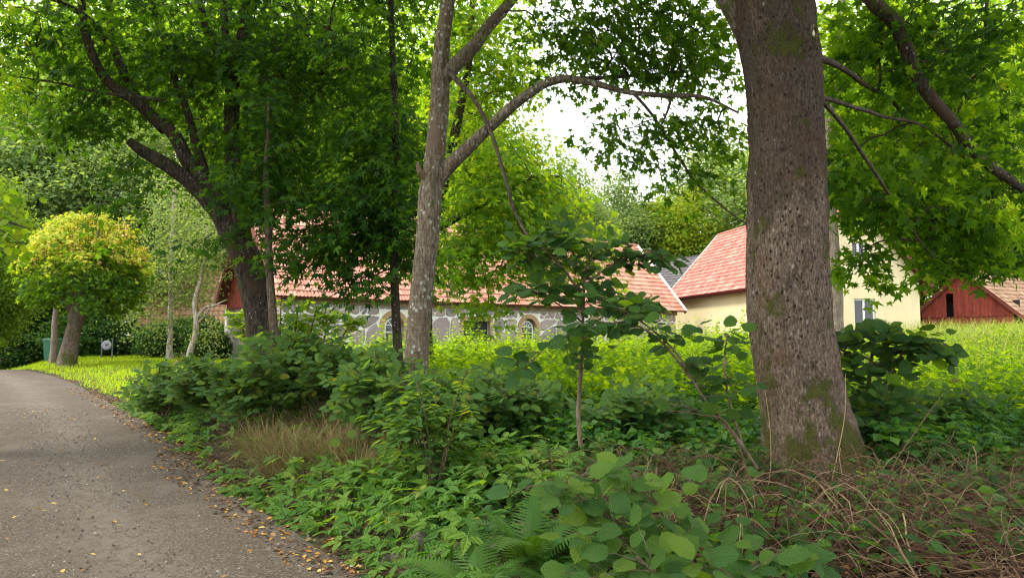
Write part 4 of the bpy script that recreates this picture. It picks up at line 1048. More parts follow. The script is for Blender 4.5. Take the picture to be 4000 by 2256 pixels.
# knot: callus ring and pale cut face
kc = np.array([kx, YT, ky]); kdir = vec(math.cos(ka), math.sin(ka), -.08); kdir /= np.linalg.norm(kdir)
rk = float(np.interp(ky, hz, r_)); kpos = np.array([float(np.interp(ky, hz, cx_)) + math.cos(ka) * (rk + .045), YT + math.sin(ka) * (rk + .045), ky])
ua = np.cross(UP, kdir); ua /= np.linalg.norm(ua); ub = np.cross(kdir, ua)
ringp = np.array([kpos + ua * .040 * math.cos(a) + ub * .058 * math.sin(a) + kdir * .005 * math.sin(3 * a) for a in np.linspace(0, 2 * math.pi, 25)])
V, lo2, sz2 = tubes(ringp[None], np.full((1, 25), .019), 8); kn = link('knot', new_mesh('knot', V - mb0, lo2, sz2, smooth=True), B['maple'], mpl)
mb = MB(); mb.add([kpos - kdir * .005 + ua * .036 * math.cos(a) + ub * .052 * math.sin(a) for a in np.linspace(0, 2 * math.pi, 17)[:-1]], [tuple(range(16))])
mb.v = [tuple(np.array(q) - mb0) for q in mb.v]; mb.build('heartwood', M['oldcut'], kn)
mb = MB(); mb.prism([kpos - ua * .012 - ub * .010 + kdir * .0 + ua * .024 * math.cos(a) + ub * .030 * math.sin(a) for a in np.linspace(0, 2 * math.pi, 15)[:-1]], kdir * .006)
mb.v = [tuple(np.array(q) - mb0) for q in mb.v]; mb.build('cut_face', M['cut'], kn)

pal = px_path
specs = [px_path([(2975, 330, 7.1, 120), (2925, 130, 7.1, 120), (2868, 10, 7.1, 110), (2810, -70, 7.2, 80), (2700, -200, 7.5, 70), (2450, -500, 8.2, 50), (2200, -900, 9, 30)]),
         px_path([(3190, 225, 7.1, 30), (3290, 260, 7.6, 24), (3370, 320, 8.3, 18), (3480, 400, 9, 14), (3560, 520, 9.6, 14), (3650, 660, 10.2, 9)]),
         px_path([(3205, 380, 7.1, 20), (3290, 400, 7.4, 17), (3420, 440, 8.0, 14), (3600, 500, 8.6, 11), (3760, 610, 9.2, 11), (3900, 760, 9.8, 7)]),
         px_path([(3205, 385, 7.0, 18), (3280, 470, 7.2, 17), (3380, 610, 7.5, 15), (3480, 770, 7.9, 12), (3580, 920, 8.3, 8), (3640, 1010, 8.6, 5)]),
         px_path([(3150, -500, 7.1, 150), (3350, -1000, 7.5, 110), (3700, -1500, 8, 80), (4200, -2100, 8.6, 50)]),
         px_path([(3000, -800, 7.1, 150), (2700, -1500, 6.0, 110), (2300, -2200, 4.8, 80), (1900, -3200, 3.6, 50)])]
sk = []
for pts, rr in specs:
    p, V, lo2, sz2 = limb(pts, rr, 40, 12, .025, int(rr[0] * 1000)); sk.append(p); link('branch', new_mesh('branch', V - mb0, lo2, sz2, smooth=True), B['maple' if max(rr) > .05 else 'branch'], mpl)
sk = np.vstack(sk)
lv = Leaves(); cens = []
def blob(px, py, Y, rx, ry, ryd, n, keepf=None):
    """spray centres in an ellipsoid given by photograph position, depth and radii (px, px, metres)"""
    c = P(px, py, Y); return in_ellipsoid(rng, c, (rx / FPX * Y, ryd, ry / FPX * Y), n)
cens = [blob(3500, 330, 9.2, 330, 330, 1.3, 36), blob(3640, 800, 8.8, 330, 220, 1.1, 46), blob(3350, 760, 8.6, 150, 260, .8, 18), blob(3800, 350, 9.5, 300, 380, 1.2, 26),
        blob(3730, 900, 9.2, 190, 160, .8, 24), blob(3300, 130, 9, 150, 160, 1.0, 14), blob(3370, 1020, 8.6, 110, 60, .5, 7)]
c_near = np.vstack(cens); qx, qy, _ = project(c_near); c_near = c_near[~((qx > 3375) & (qx < 3570) & (qy > 850))]
c_near = clear_of(c_near, [[(3400, -20, 8.2, 1), (3600, 320, 8.2, 1), (3830, 620, 8.2, 1), (4000, 760, 8.2, 1)]], 60)
spray(rng, c_near.copy(), np.array([2.7, 7, 3.]), 22, .42, .15, droop=.5, lv=lv)
hi = np.vstack([in_ellipsoid(rng, (2.6, 6.6, 9.6), (6.2, 5.8, 3.4), 520, .25), in_ellipsoid(rng, (-1.6, 2.0, 7.6), (4.2, 3.4, 1.6), 130), in_ellipsoid(rng, (4.5, 1.5, 7.4), (3.5, 3.5, 1.5), 80)])  # mostly unseen overhead crown, filled out to shade the near ground
hpx, hpy, hf = project(hi); hi = hi[~((hpx > 2020) & (hpx < 2830) & (hpy > -150) & (hi[:, 1] > 1))]
spray(rng, hi.copy(), np.array([2.7, 7, 8.]), 26, .55, .17, lv=lv)
V, lo2, sz2 = twig_net(rng, sk[::3], np.vstack([c_near, hi]), .0034, 2, .4, .045)
link('twigs', new_mesh('twigs', V - mb0, lo2, sz2), B['twig'], mpl, 'stuff')
emit(lv, mpl, mb0, TMs, G['maple'], rng, nobj=300, obj_tmpl=TM)

# ------------------------------------------------------------------ the maple whose long limb comes down across the upper right
rng = np.random.default_rng(22)
rb3 = vec(9.4, 9.5, gz(9.4, 9.5))
rt = empty('right_maple', rb3, 'maple beyond the right edge whose long dark limb slants down across the upper right corner', 'tree'); mbr = rb3
specs = [([rb3 - UP * .2, rb3 + vec(-.05, 0, 2), rb3 + vec(.1, .1, 5), rb3 + vec(0, .1, 9), rb3 + vec(.3, .2, 13)], [.34, .27, .24, .18, .06]),
         px_path([(4350, -260, 9.0, 70), (4000, -420, 8.8, 62), (3650, -320, 8.4, 60), (3400, -40, 8.2, 58), (3500, 100, 8.2, 56), (3600, 320, 8.2, 50), (3720, 470, 8.2, 44), (3830, 620, 8.2, 36), (3930, 700, 8.2, 28), (4080, 800, 8.3, 20)]),
         px_path([(3800, 570, 8.2, 26), (3880, 650, 8.25, 22), (3980, 730, 8.3, 16), (4150, 960, 8.4, 10)]),
         px_path([(3850, -320, 8.6, 22), (3855, -50, 8.6, 14), (3850, 130, 8.6, 12), (3845, 270, 8.6, 6)])]
specs[1][0][0] = rb3 + vec(0.0, .1, 5.4)
sk = add_limbs(rt, mbr, specs, B['dark'], n=46, sides=12, amp=.02)
lv = Leaves()
cens = np.vstack([blob(3720, 180, 8.4, 380, 300, .9, 38), blob(3900, 640, 8.8, 200, 300, .9, 22), blob(3560, 560, 10.5, 300, 380, 1.0, 30), blob(3880, 980, 9.5, 170, 90, .6, 14), in_ellipsoid(rng, (9.5, 9.5, 10), (5, 5, 3.6), 260, .3)]); qx, qy, _ = project(cens); cens = cens[~((qx > 3375) & (qx < 3570) & (qy > 850))]; cens = clear_of(cens, [[(3400, -20, 8.2, 1), (3600, 320, 8.2, 1), (3830, 620, 8.2, 1), (4000, 760, 8.2, 1)]], 60)
spray(rng, cens.copy(), np.array([9, 9.5, 4.]), 22, .42, .145, droop=.5, lv=lv)
V, lo2, sz2 = twig_net(rng, sk[::3], cens, .0032, 2, .4, .04); link('twigs', new_mesh('twigs', V - mbr, lo2, sz2), B['twig'], rt, 'stuff')
emit(lv, rt, mbr, TMs, G['maple_shaded'], rng, nobj=200, obj_tmpl=TM)

# ------------------------------------------------------------------ forked grey-barked tree in the centre
rng = np.random.default_rng(23)
YC = 9.5; cbase = P(1610, 1700, YC); cbase[2] = gz(cbase[0], YC)
ct = empty('forked_tree', cbase, 'forked grey-barked tree in the centre with a branch arching right', 'tree')
trunk_p = px_path([(1612, 1560, YC, 112), (1622, 1440, YC, 98), (1640, 1200, YC, 92), (1662, 960, YC, 90), (1680, 760, YC, 92), (1692, 680, YC, 84), (1712, 480, YC, 76), (1722, 300, YC, 74), (1730, 150, YC, 62), (1748, 0, YC, 58), (1775, -300, YC, 50), (1800, -800, YC, 40), (1830, -1500, YC, 18)])
trunk_p[0].insert(0, cbase - UP * .15); trunk_p[1].insert(0, .26)
specs = [trunk_p,
         px_path([(1688, 745, YC, 66), (1745, 660, YC, 56), (1850, 555, 9.3, 48), (1990, 430, 9.1, 42), (2090, 355, 9.0, 38), (2150, 325, 8.95, 34), (2230, 312, 8.9, 30), (2340, 330, 8.85, 26), (2450, 358, 8.8, 22), (2620, 372, 8.7, 19), (2750, 385, 8.6, 14), (2880, 440, 8.5, 8)]),
         px_path([(1722, 320, YC, 66), (1775, 255, YC, 60), (1850, 180, 9.6, 52), (1900, 110, 9.7, 48), (2000, 0, 9.8, 44), (2200, -260, 10.1, 34), (2500, -700, 10.5, 18)]),
         px_path([(1725, 250, YC, 26), (1790, 320, 9.3, 20), (1860, 400, 9.2, 18), (1920, 520, 9.1, 16), (1965, 660, 9.0, 15), (2010, 810, 8.9, 13), (2070, 930, 8.8, 11), (2110, 1030, 8.7, 7)]),
         px_path([(2200, 313, 8.9, 22), (2350, 305, 9.0, 16), (2500, 292, 9.1, 12), (2640, 280, 9.2, 7)]),
         px_path([(2470, 360, 8.8, 13), (2560, 460, 8.8, 12), (2650, 610, 8.8, 10), (2720, 720, 8.8, 8), (2860, 840, 8.8, 6), (2930, 880, 8.8, 4)]),
         px_path([(2620, 372, 8.7, 12), (2600, 440, 8.7, 9), (2560, 520, 8.7, 6)])]
sk = add_limbs(ct, cbase, specs, B['grey'], n=60, sides=20, amp=.018)
# broken stub
st_p, st_r = px_path([(1668, 700, YC, 40), (1640, 670, YC - .12, 26), (1632, 632, YC - .16, 8)])
p, V, lo2, sz2 = limb(st_p, st_r, 10, 10, .005, 5); link('broken_stub', new_mesh('stub', V - cbase, lo2, sz2), M['oldcut'], ct)
lv = Leaves()
cs = np.vstack([blob(2450, 220, 9.0, 360, 140, .8, 44), blob(2720, 230, 9.0, 180, 220, .8, 40), blob(2260, 110, 9.4, 260, 160, .6, 44), blob(2560, 40, 9.2, 330, 110, .6, 48), blob(2800, 480, 8.8, 110, 100, .5, 12), blob(2560, 480, 8.9, 230, 90, .5, 16), blob(2480, 590, 8.9, 150, 60, .4, 7),
                blob(2700, 640, 8.7, 180, 130, .4, 14), blob(2640, 500, 8.7, 130, 60, .3, 5), blob(2400, 500, 8.7, 90, 40, .2, 2), blob(2130, 340, 9.2, 100, 50, .3, 3)])
spray(rng, cs.copy(), np.array([-1.2, 9.5, 4.]), 17, .40, .125, droop=.5, lv=lv)
cs2 = np.vstack([in_ellipsoid(rng, (-.9, 9.6, 10), (3.6, 3.6, 3.2), 230, .2)])
spray(rng, cs2.copy(), np.array([-1, 9.5, 8.]), 22, .5, .14, lv=lv)
V, lo2, sz2 = twig_net(rng, sk[::3], np.vstack([cs, cs2]), .0030, 2, .36, .04); link('twigs', new_mesh('twigs', V - cbase, lo2, sz2), B['twig'], ct, 'stuff')
emit(lv, ct, cbase, TMs, G['maple'], rng, nobj=300, obj_tmpl=TM)

# ------------------------------------------------------------------ big leaning maple on the left
rng = np.random.default_rng(24)
YL = 13.0; lb = P(1040, 1580, YL); lb[2] = gz(lb[0], YL)
lt = empty('leaning_maple', lb, 'dark many-limbed maple left of centre, leaning over the road', 'tree')
tp = px_path([(1035, 1400, YL, 128), (1012, 1200, YL, 118), (985, 1080, YL, 112), (950, 980, YL, 116), (900, 890, YL, 100), (860, 830, 12.9, 84), (800, 760, 12.8, 74), (730, 700, 12.6, 62), (640, 640, 12.4, 54), (560, 590, 12.2, 46), (505, 545, 12.0, 30)])
tp[0].insert(0, lb - UP * .15); tp[1].insert(0, .36)
specs = [tp,
         px_path([(940, 970, YL, 80), (880, 830, YL, 66), (800, 715, 12.8, 58), (735, 630, 12.7, 56), (680, 530, 12.6, 52), (610, 470, 12.5, 46), (530, 400, 12.3, 44), (430, 330, 12.1, 40), (370, 230, 11.9, 36), (330, 100, 11.8, 30), (300, -60, 11.7, 26), (240, -400, 11.4, 15)]),
         px_path([(640, 505, 12.6, 44), (560, 420, 12.8, 40), (490, 300, 12.9, 34), (450, 200, 13, 30), (430, 90, 13.1, 28), (425, -60, 13.2, 24), (400, -500, 13.5, 15)]),
         px_path([(420, 170, 12.9, 26), (360, 90, 12.6, 24), (250, 20, 12.2, 20), (120, -40, 11.8, 14), (-60, -60, 11.3, 8)]),
         px_path([(960, 1000, YL, 84), (930, 850, YL, 70), (915, 700, 13.1, 62), (905, 500, 13.2, 58), (905, 320, 13.3, 56), (930, 200, 13.3, 48), (955, 60, 13.4, 40), (970, -200, 13.5, 30), (990, -700, 13.8, 16)]),
         px_path([(905, 350, 13.3, 40), (870, 240, 13.2, 34), (830, 160, 13.1, 32), (790, 60, 13, 30), (760, -100, 12.9, 24), (700, -500, 12.6, 12)]),
         px_path([(905, 300, 13.3, 40), (890, 190, 13.5, 34), (875, 60, 13.6, 30), (870, -150, 13.8, 22), (860, -600, 14, 12)]),
         px_path([(830, 760, 12.85, 30), (780, 620, 12.9, 34), (740, 480, 13, 30), (690, 330, 13.1, 28), (650, 180, 13.2, 24), (610, 60, 13.3, 20), (570, -200, 13.4, 12)]),
         px_path([(935, 900, YL, 56), (1000, 780, 13.3, 44), (1060, 600, 13.6, 38), (1120, 420, 13.9, 32), (1180, 200, 14.2, 24), (1240, -100, 14.4, 14)]),
         px_path([(1030, 320, 13.5, 26), (1150, 290, 13.2, 20), (1290, 285, 13.0, 18), (1340, 275, 12.9, 16), (1380, 258, 12.8, 7)]),
         px_path([(640, 390, 12.5, 18), (500, 380, 12.2, 14), (340, 350, 12, 12), (180, 310, 11.8, 9), (20, 296, 11.6, 6)])]
sk = add_limbs(lt, lb, specs, B['dark'], n=60, sides=16, amp=.03)
lv = Leaves()
cs = np.vstack([blob(850, 180, 13, 620, 260, 1.9, 180), blob(350, 300, 12.2, 330, 230, 1.4, 60), blob(860, 560, 12.6, 330, 260, 1.3, 60), blob(1060, 800, 12.4, 200, 230, 1.0, 40), blob(240, 460, 11.8, 200, 60, .7, 12), blob(560, 650, 12, 130, 70, .6, 9),
                blob(840, 960, 12, 80, 50, .4, 4), blob(430, 820, 11.8, 60, 70, .4, 4), blob(1180, 420, 13.4, 230, 330, 1.5, 60), blob(100, 120, 11.5, 150, 110, .8, 12)])
csx, csy, _ = project(cs); cs = cs[~((csx > 560) & (csx < 1120) & (csy > 1120))]
cs = clear_of(cs, [[(1035, 1400, YL, 1), (985, 1080, YL, 1), (900, 890, YL, 1), (800, 760, 12.8, 1), (640, 640, 12.4, 1), (560, 590, 12.2, 1)], [(880, 830, YL, 1), (735, 630, 12.7, 1), (610, 470, 12.5, 1), (430, 330, 12.1, 1), (370, 230, 11.9, 1), (330, 100, 11.8, 1)], [(560, 420, 12.8, 1), (490, 300, 12.9, 1), (430, 90, 13.1, 1)]], 85, keep=.15)
cs = clear_of(cs, [[(915, 700, 13.1, 1), (905, 320, 13.3, 1), (955, 60, 13.4, 1)]], 55, keep=.35)
spray(rng, cs.copy(), np.array([-4.3, 13, 5.]), 24, .52, .155, droop=.4, lv=lv)
cs2 = in_ellipsoid(rng, (-5.2, 12.8, 10.2), (5.4, 4.6, 3.8), 420, .35)
spray(rng, cs2.copy(), np.array([-4.5, 13, 8.]), 24, .6, .16, lv=lv)
V, lo2, sz2 = twig_net(rng, sk[::3], np.vstack([cs, cs2]), .0038, 2, .45, .05); link('twigs', new_mesh('twigs', V - lb, lo2, sz2), B['twig'], lt, 'stuff')
emit(lv, lt, lb, TMs, G['maple_shaded'], rng, nobj=300, obj_tmpl=TM)

# ------------------------------------------------------------------ slender trees
def slender(name, label, path, base_px, YS, cs, axis, per, rs, size, mat, bark, seed, nobj=0, tm=TMs, extra=(), droop=.4, r0=.003):
    global rng
    rng = np.random.default_rng(seed); b = P(*base_px, YS); b[2] = gz(b[0], YS)
    e = empty(name, b, label, 'tree'); tp = px_path(path); tp[0].insert(0, b - UP * .1); tp[1].insert(0, tp[1][0] * 1.2)
    sk = add_limbs(e, b, [tp] + [px_path(x) for x in extra], B[bark], n=46, sides=12, amp=.02)
    if cs is not None:
        cen = np.vstack([blob(*c) for c in cs]); lv = spray(rng, cen.copy(), np.array(axis, float), per, rs, size, droop=droop)
        V, lo2, sz2 = twig_net(rng, sk[::3], cen, r0, 2, rs * .8, .03); link('twigs', new_mesh('twigs', V - b, lo2, sz2), B['twig'], e, 'stuff')
        emit(lv, e, b, tm, mat, rng, nobj=nobj)
    return e, b, sk
slender('maple_sapling', 'thin straight maple sapling close beside the leaning maple trunk', [(1078, 1380, 11.4, 36), (1066, 1200, 11.4, 33), (1052, 1040, 11.4, 30), (1044, 850, 11.4, 28), (1040, 650, 11.4, 24), (1046, 500, 11.4, 16), (1050, 350, 11.4, 8)], (1085, 1600), 11.4,
        [(1040, 640, 11.4, 200, 130, .8, 22), (1140, 760, 11.2, 120, 80, .5, 10), (1050, 400, 11.3, 160, 120, .6, 18), (1100, 1010, 11.2, 60, 40, .3, 3)], (-3.8, 11.4, 4), 20, .42, .14, G['maple_shaded'], 'maple', 31, nobj=120)
slender('slim_maple', 'slim dark-stemmed maple just left of the forked tree', [(1556, 1440, 12, 38), (1548, 1250, 12, 36), (1540, 1060, 12, 34), (1538, 850, 12, 32), (1545, 600, 12, 30), (1540, 350, 12, 28), (1530, 100, 12, 24), (1525, -200, 12, 18), (1530, -600, 12, 10)], (1560, 1620), 12,
        [(1440, 830, 12, 260, 170, 1.3, 75), (1300, 960, 11.8, 210, 110, 1.0, 40), (1500, 560, 12.2, 240, 200, 1.3, 60), (1440, 260, 12.4, 260, 220, 1.4, 50), (1350, 1090, 11.5, 160, 30, .5, 9), (1650, 960, 12.6, 130, 160, .8, 20), (1500, -150, 12.4, 330, 200, 1.6, 40)], (-1.9, 12, 4), 24, .5, .15, G['maple_shaded'], 'dark', 32, nobj=200)
# bright maple behind the centre
slender('bright_maple', 'broad sunlit-green maple behind the forked tree, its crown reaching over the barn door', [(1668, 1330, 19, 46), (1668, 1100, 19, 44), (1700, 850, 19, 42), (1770, 560, 19, 38), (1830, 250, 19, 30), (1850, -100, 19, 20)], (1668, 1420), 19,
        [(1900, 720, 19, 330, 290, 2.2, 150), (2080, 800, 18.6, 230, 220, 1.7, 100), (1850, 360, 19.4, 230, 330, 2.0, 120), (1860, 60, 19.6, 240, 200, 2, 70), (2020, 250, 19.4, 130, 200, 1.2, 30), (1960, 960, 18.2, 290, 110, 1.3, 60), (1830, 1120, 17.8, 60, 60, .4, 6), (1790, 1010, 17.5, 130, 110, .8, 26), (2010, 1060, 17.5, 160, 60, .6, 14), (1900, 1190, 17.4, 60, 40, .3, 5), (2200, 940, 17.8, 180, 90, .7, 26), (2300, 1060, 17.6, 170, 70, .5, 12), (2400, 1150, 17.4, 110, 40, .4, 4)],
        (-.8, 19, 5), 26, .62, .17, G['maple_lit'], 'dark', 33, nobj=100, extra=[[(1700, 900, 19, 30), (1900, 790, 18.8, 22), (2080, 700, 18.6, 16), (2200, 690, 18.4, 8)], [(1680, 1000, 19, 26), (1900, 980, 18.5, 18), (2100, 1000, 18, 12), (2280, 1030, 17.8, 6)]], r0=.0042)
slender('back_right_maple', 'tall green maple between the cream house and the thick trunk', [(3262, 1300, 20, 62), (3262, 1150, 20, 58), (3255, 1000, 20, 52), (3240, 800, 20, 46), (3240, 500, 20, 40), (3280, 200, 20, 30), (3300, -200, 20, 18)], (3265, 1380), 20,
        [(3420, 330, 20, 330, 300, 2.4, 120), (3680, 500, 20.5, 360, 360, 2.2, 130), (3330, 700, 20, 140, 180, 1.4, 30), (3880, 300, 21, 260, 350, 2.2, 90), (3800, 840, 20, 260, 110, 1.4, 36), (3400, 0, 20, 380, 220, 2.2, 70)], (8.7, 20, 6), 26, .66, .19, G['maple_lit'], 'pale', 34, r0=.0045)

# ------------------------------------------------------------------ trees on the left beyond the lawn
rng = np.random.default_rng(35)
def pollard():
    global rng
    YP = 29.0; b = P(262, 1430, YP); b[2] = gz(b[0], YP)
    e = empty('pollarded_maple', b, 'round pollarded maple with orange and yellow young tips beside the road', 'tree')
    tp = px_path([(262, 1410, YP, 72), (275, 1340, YP, 56), (292, 1270, YP, 52), (306, 1220, YP, 64), (330, 1150, YP, 50), (345, 1050, YP, 34)]); tp[0].insert(0, b - UP * .1); tp[1].insert(0, .42)
    specs = [tp]
    for dx, dy in ((-150, -120), (-60, -240), (60, -260), (140, -170), (120, -30), (-100, -20)):
        specs.append(px_path([(310, 1220, YP, 40), (310 + dx * .5, 1200 + dy * .5, YP + rng.uniform(-.8, .8), 24), (330 + dx, 1130 + dy * .9, YP + rng.uniform(-1.4, 1.4), 8)]))
    sk = add_limbs(e, b, specs, B['maple'], n=30, sides=12, amp=.03)
    c0 = P(350, 1060, YP); R = 2.1
    u = rand_unit(rng, 560); 
    uu = u * (.62 + .42 * rng.random((560, 1)) ** .6); cen = c0 + uu * np.array([R * .98, R * .95, R * 1.04]) * (.68 + .62 * vnoise(uu / np.linalg.norm(uu, axis=1, keepdims=True) * 2.0 + 3, 77)[:, None])
    cen = cen[(uu[:, 2] > -.62) & (vnoise(uu * 3.1, 78) > .27)]
    lv = spray(rng, cen.copy(), c0, 30, .36, .17, droop=.35); p, d, n_, s = lv.get()
    rel = (p - c0) / np.array([R * .98, R * .95, R * .86]); rr = np.linalg.norm(rel, axis=1); hgt = rel[:, 2]
    q = rng.random(len(p)); outer = sstep(rr, .72, 1.05)
    yel = q < outer * sstep(hgt, -.35, .45) * .95  # yellow young leaves, weighted upward so the colour also carries top light
    a = Leaves().add(p[~yel], d[~yel], n_[~yel], s[~yel]); bq = Leaves().add(p[yel], d[yel], n_[yel], s[yel])
    pa, da, na_, sa = a.get(); lowm = (pa[:, 2] - c0[2]) / R < -.15 + .3 * rng.random(len(pa)); a1 = Leaves().add(pa[lowm], da[lowm], na_[lowm], sa[lowm]); a.keep(~lowm); emit(a1, e, b, TMs, G['maple'], rng, name='lower_crown')  # lower leaves take a darker green: underside shade put into the colour
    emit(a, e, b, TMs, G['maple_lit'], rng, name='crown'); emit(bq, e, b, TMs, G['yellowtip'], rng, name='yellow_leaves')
    # upright shoots with orange tips
    n = 260; th = rng.random(n) * 2 * math.pi; el = np.arcsin(rng.random(n) * .96 + .04); dv = np.stack([np.cos(th) * np.cos(el), np.sin(th) * np.cos(el), np.sin(el)], 1)
    s0 = c0 + dv * np.array([R * .9, R * .88, R * .80]); s1 = s0 + dv * np.array([.12, .12, .1]) + UP * (.2 + .55 * rng.random((n, 1)) ** 1.5)
    V, lo2, sz2 = tubes(np.stack([s0, (s0 + s1) / 2, s1], 1), np.tile([.012, .009, .005], (n, 1)), 3); link('shoots', new_mesh('shoots', V - b, lo2, sz2), B['twig'], e, 'stuff')
    k = 9; tt = rng.random((n, k, 1)) ** .7; pp = s0[:, None] * (1 - tt) + s1[:, None] * tt; dd = rng.standard_normal((n, k, 3)); dd[..., 2] = .3 * dd[..., 2] - .2; sel = rng.random(n * k) < .36
    ol_ = Leaves().add(pp.reshape(-1, 3), dd.reshape(-1, 3), UP + .5 * rng.standard_normal((n * k, 3)), .10 + .07 * rng.random(n * k)); o2 = Leaves().add(ol_.p[0][~sel], ol_.d[0][~sel], ol_.n[0][~sel], ol_.s[0][~sel]); ol_.keep(sel); emit(ol_, e, b, TMs, G['tip'], rng, name='orange_tips'); emit(o2, e, b, TMs, G['yellowtip'], rng, name='yellow_shoot_leaves')
    V, lo2, sz2 = twig_net(rng, sk[::2], cen, .006, 1, .3, .05); link('twigs', new_mesh('twigs', V - b, lo2, sz2), B['twig'], e, 'stuff')
pollard()

def hanging_tree(name, label, path, base, Y, cs, seed, mat, extra=(), per=34, rs=.4, size=.075):
    """birch: fine drooping foliage"""
    global rng
    rng = np.random.default_rng(seed); b = P(*base, Y); b[2] = gz(b[0], Y); e = empty(name, b, label, 'tree'); tp = px_path(path); tp[0].insert(0, b - UP * .1); tp[1].insert(0, tp[1][0] * 1.7)
    sk = add_limbs(e, b, [tp] + [px_path(x) for x in extra], B['birch'], n=40, sides=10, amp=.05)
    cen = np.vstack([blob(*c) for c in cs]); n = len(cen); k = per
    off = rng.standard_normal((n, k, 3)) * np.array([rs, rs, rs * 1.2]); off[..., 2] -= np.abs(off[..., 2]) * .4
    pos = (cen[:, None] + off).reshape(-1, 3); d = rng.standard_normal((n * k, 3)); d[:, 2] -= .8
    lv = Leaves().add(pos, d, rand_unit(rng, n * k) + UP * .4, size * (.7 + .6 * rng.random(n * k))); emit(lv, e, b, TD, mat, rng)
    V, lo2, sz2 = twig_net(rng, sk[::2], cen, .004, 3, .5, .03); link('twigs', new_mesh('twigs', V - b, lo2, sz2), B['twig'], e, 'stuff')
hanging_tree('birch', 'slender birch with a straight pale stem right of the pollarded maple', [(664, 1400, 34, 30), (662, 1300, 34, 20), (666, 1150, 34, 19), (668, 1000, 34, 17), (676, 850, 34, 14), (684, 700, 34, 9), (690, 560, 34, 4)], (662, 1425), 34,
             [(690, 840, 34, 130, 220, 1.3, 110), (640, 1080, 33.6, 90, 120, 1.0, 34), (760, 1060, 34, 70, 150, .9, 30), (520, 1230, 33.5, 80, 60, .8, 16), (650, 1260, 33.5, 60, 50, .6, 8)], 41, G['birch'],
             extra=[[(666, 1100, 34, 9), (620, 1060, 34, 7), (570, 1040, 33.8, 4)], [(668, 1180, 34, 10), (720, 1120, 34, 7), (760, 1060, 34, 4)]], size=.11)
hanging_tree('birch', 'crooked birch with pale side limb, right of the straight birch', [(738, 1400, 33, 26), (752, 1330, 33, 22), (768, 1260, 33, 20), (760, 1190, 33, 17), (775, 1110, 33, 15), (795, 1040, 33, 12), (806, 990, 33, 8), (815, 880, 33, 4)], (736, 1420), 33,
             [(800, 960, 33, 90, 160, 1.0, 50), (850, 1060, 33, 60, 70, .8, 10), (830, 1300, 32.6, 90, 40, .6, 12)], 42, G['birch'],
             extra=[[(768, 1240, 33, 13), (800, 1200, 33, 10), (840, 1190, 33, 8), (880, 1172, 33, 4)], [(770, 1260, 33, 10), (820, 1210, 33.4, 8), (838, 1150, 33.6, 5)]], size=.11)
# bare pale trunk behind the pollard
rng = np.random.default_rng(43); b = P(208, 1425, 31); b[2] = gz(b[0], 31); e = empty('slim_pine', b, 'slim reddish-barked trunk in front of the green bin', 'tree')
tp = px_path([(206, 1400, 31, 28), (212, 1330, 31, 24), (216, 1250, 31, 22), (222, 1100, 31, 18), (226, 900, 31, 12)]); tp[0].insert(0, b - UP * .1); tp[1].insert(0, .17); sk = add_limbs(e, b, [tp], B['pale'], n=30, sides=10, amp=.04)
cs = blob(224, 960, 31.6, 120, 110, 1.2, 40); lv = spray(rng, cs.copy(), P(224, 960, 31.6), 24, .4, .13); emit(lv, e, b, TD, G['bg_green'], rng)

# ------------------------------------------------------------------ far trees: prototypes, then copies
def far_tree(seed, H, Rr, mat, barkm, nclump, per, leaf, clr=.25, cone=0.0, low=.18):
    rg = np.random.default_rng(seed); e = empty('far_tree', (0, 0, 0))
    tr_, V, lo_, sz_ = limb([(0, 0, -.3), (.1, 0, H * .25), (-.1, .1, H * .55), (0, 0, H * .85)], [Rr * .075, Rr * .06, Rr * .045, .04], 24, 9, .06, seed); link('trunk', new_mesh('trunk', V, lo_, sz_, smooth=True), barkm, e)
    # main limbs
    ls = []
    for k in range(9):
        a = rg.random() * 6.28; z0 = H * rg.uniform(.22, .6); r1 = Rr * rg.uniform(.5, .85)
        ls.append([(0, 0, z0), (r1 * .4 * math.cos(a), r1 * .4 * math.sin(a), z0 + H * .08), (r1 * math.cos(a), r1 * math.sin(a), z0 + H * rg.uniform(.1, .22))])
    lp = np.array([catmull(q, 8) for q in ls]); V, lo_, sz_ = tubes(lp, np.tile(np.linspace(Rr * .03, .02, 8), (9, 1)), 6); link('limbs', new_mesh('limbs', V, lo_, sz_, smooth=True), barkm, e, 'stuff')
    # clumps spread over a lumpy crown
    u = rand_unit(rg, nclump * 2); zc = H * (low + (1 - low) / 2); rz = H * (1 - low) / 2
    f = .55 + .45 * rg.random((len(u), 1)) ** .6; lump = 1 + .5 * (vnoise(u * 1.7 + seed, seed)[:, None] - .5); c = u * f * lump
    tap = 1 - cone * np.clip(c[:, 2:3], 0, 1); cen = np.array([0, 0, zc]) + c * np.array([Rr, Rr, rz]) * np.concatenate([tap, tap, np.ones_like(tap)], 1)
    cen = cen[:nclump]; u = u[:nclump]
    n = len(cen); cr = Rr * (.13 + .10 * rg.random((n, 1, 1)))
    off = rg.standard_normal((n, per, 3)) * cr * np.array([1, 1, .42]); pos = cen[:, None] + off; pos[..., 2] -= .12 * (off[..., 0] ** 2 + off[..., 1] ** 2) / cr[..., 0]
    nn = UP * 1.0 + u[:, None] * .6 + .55 * rg.standard_normal((n, per, 3)); d = off + .5 * rg.standard_normal((n, per, 3)); d[..., 2] -= .3
    lv = Leaves().add(pos.reshape(-1, 3), d.reshape(-1, 3), nn.reshape(-1, 3), leaf * (.7 + .6 * rg.random(n * per)))
    emit(lv, e, (0, 0, 0), TD, mat, rg); return e
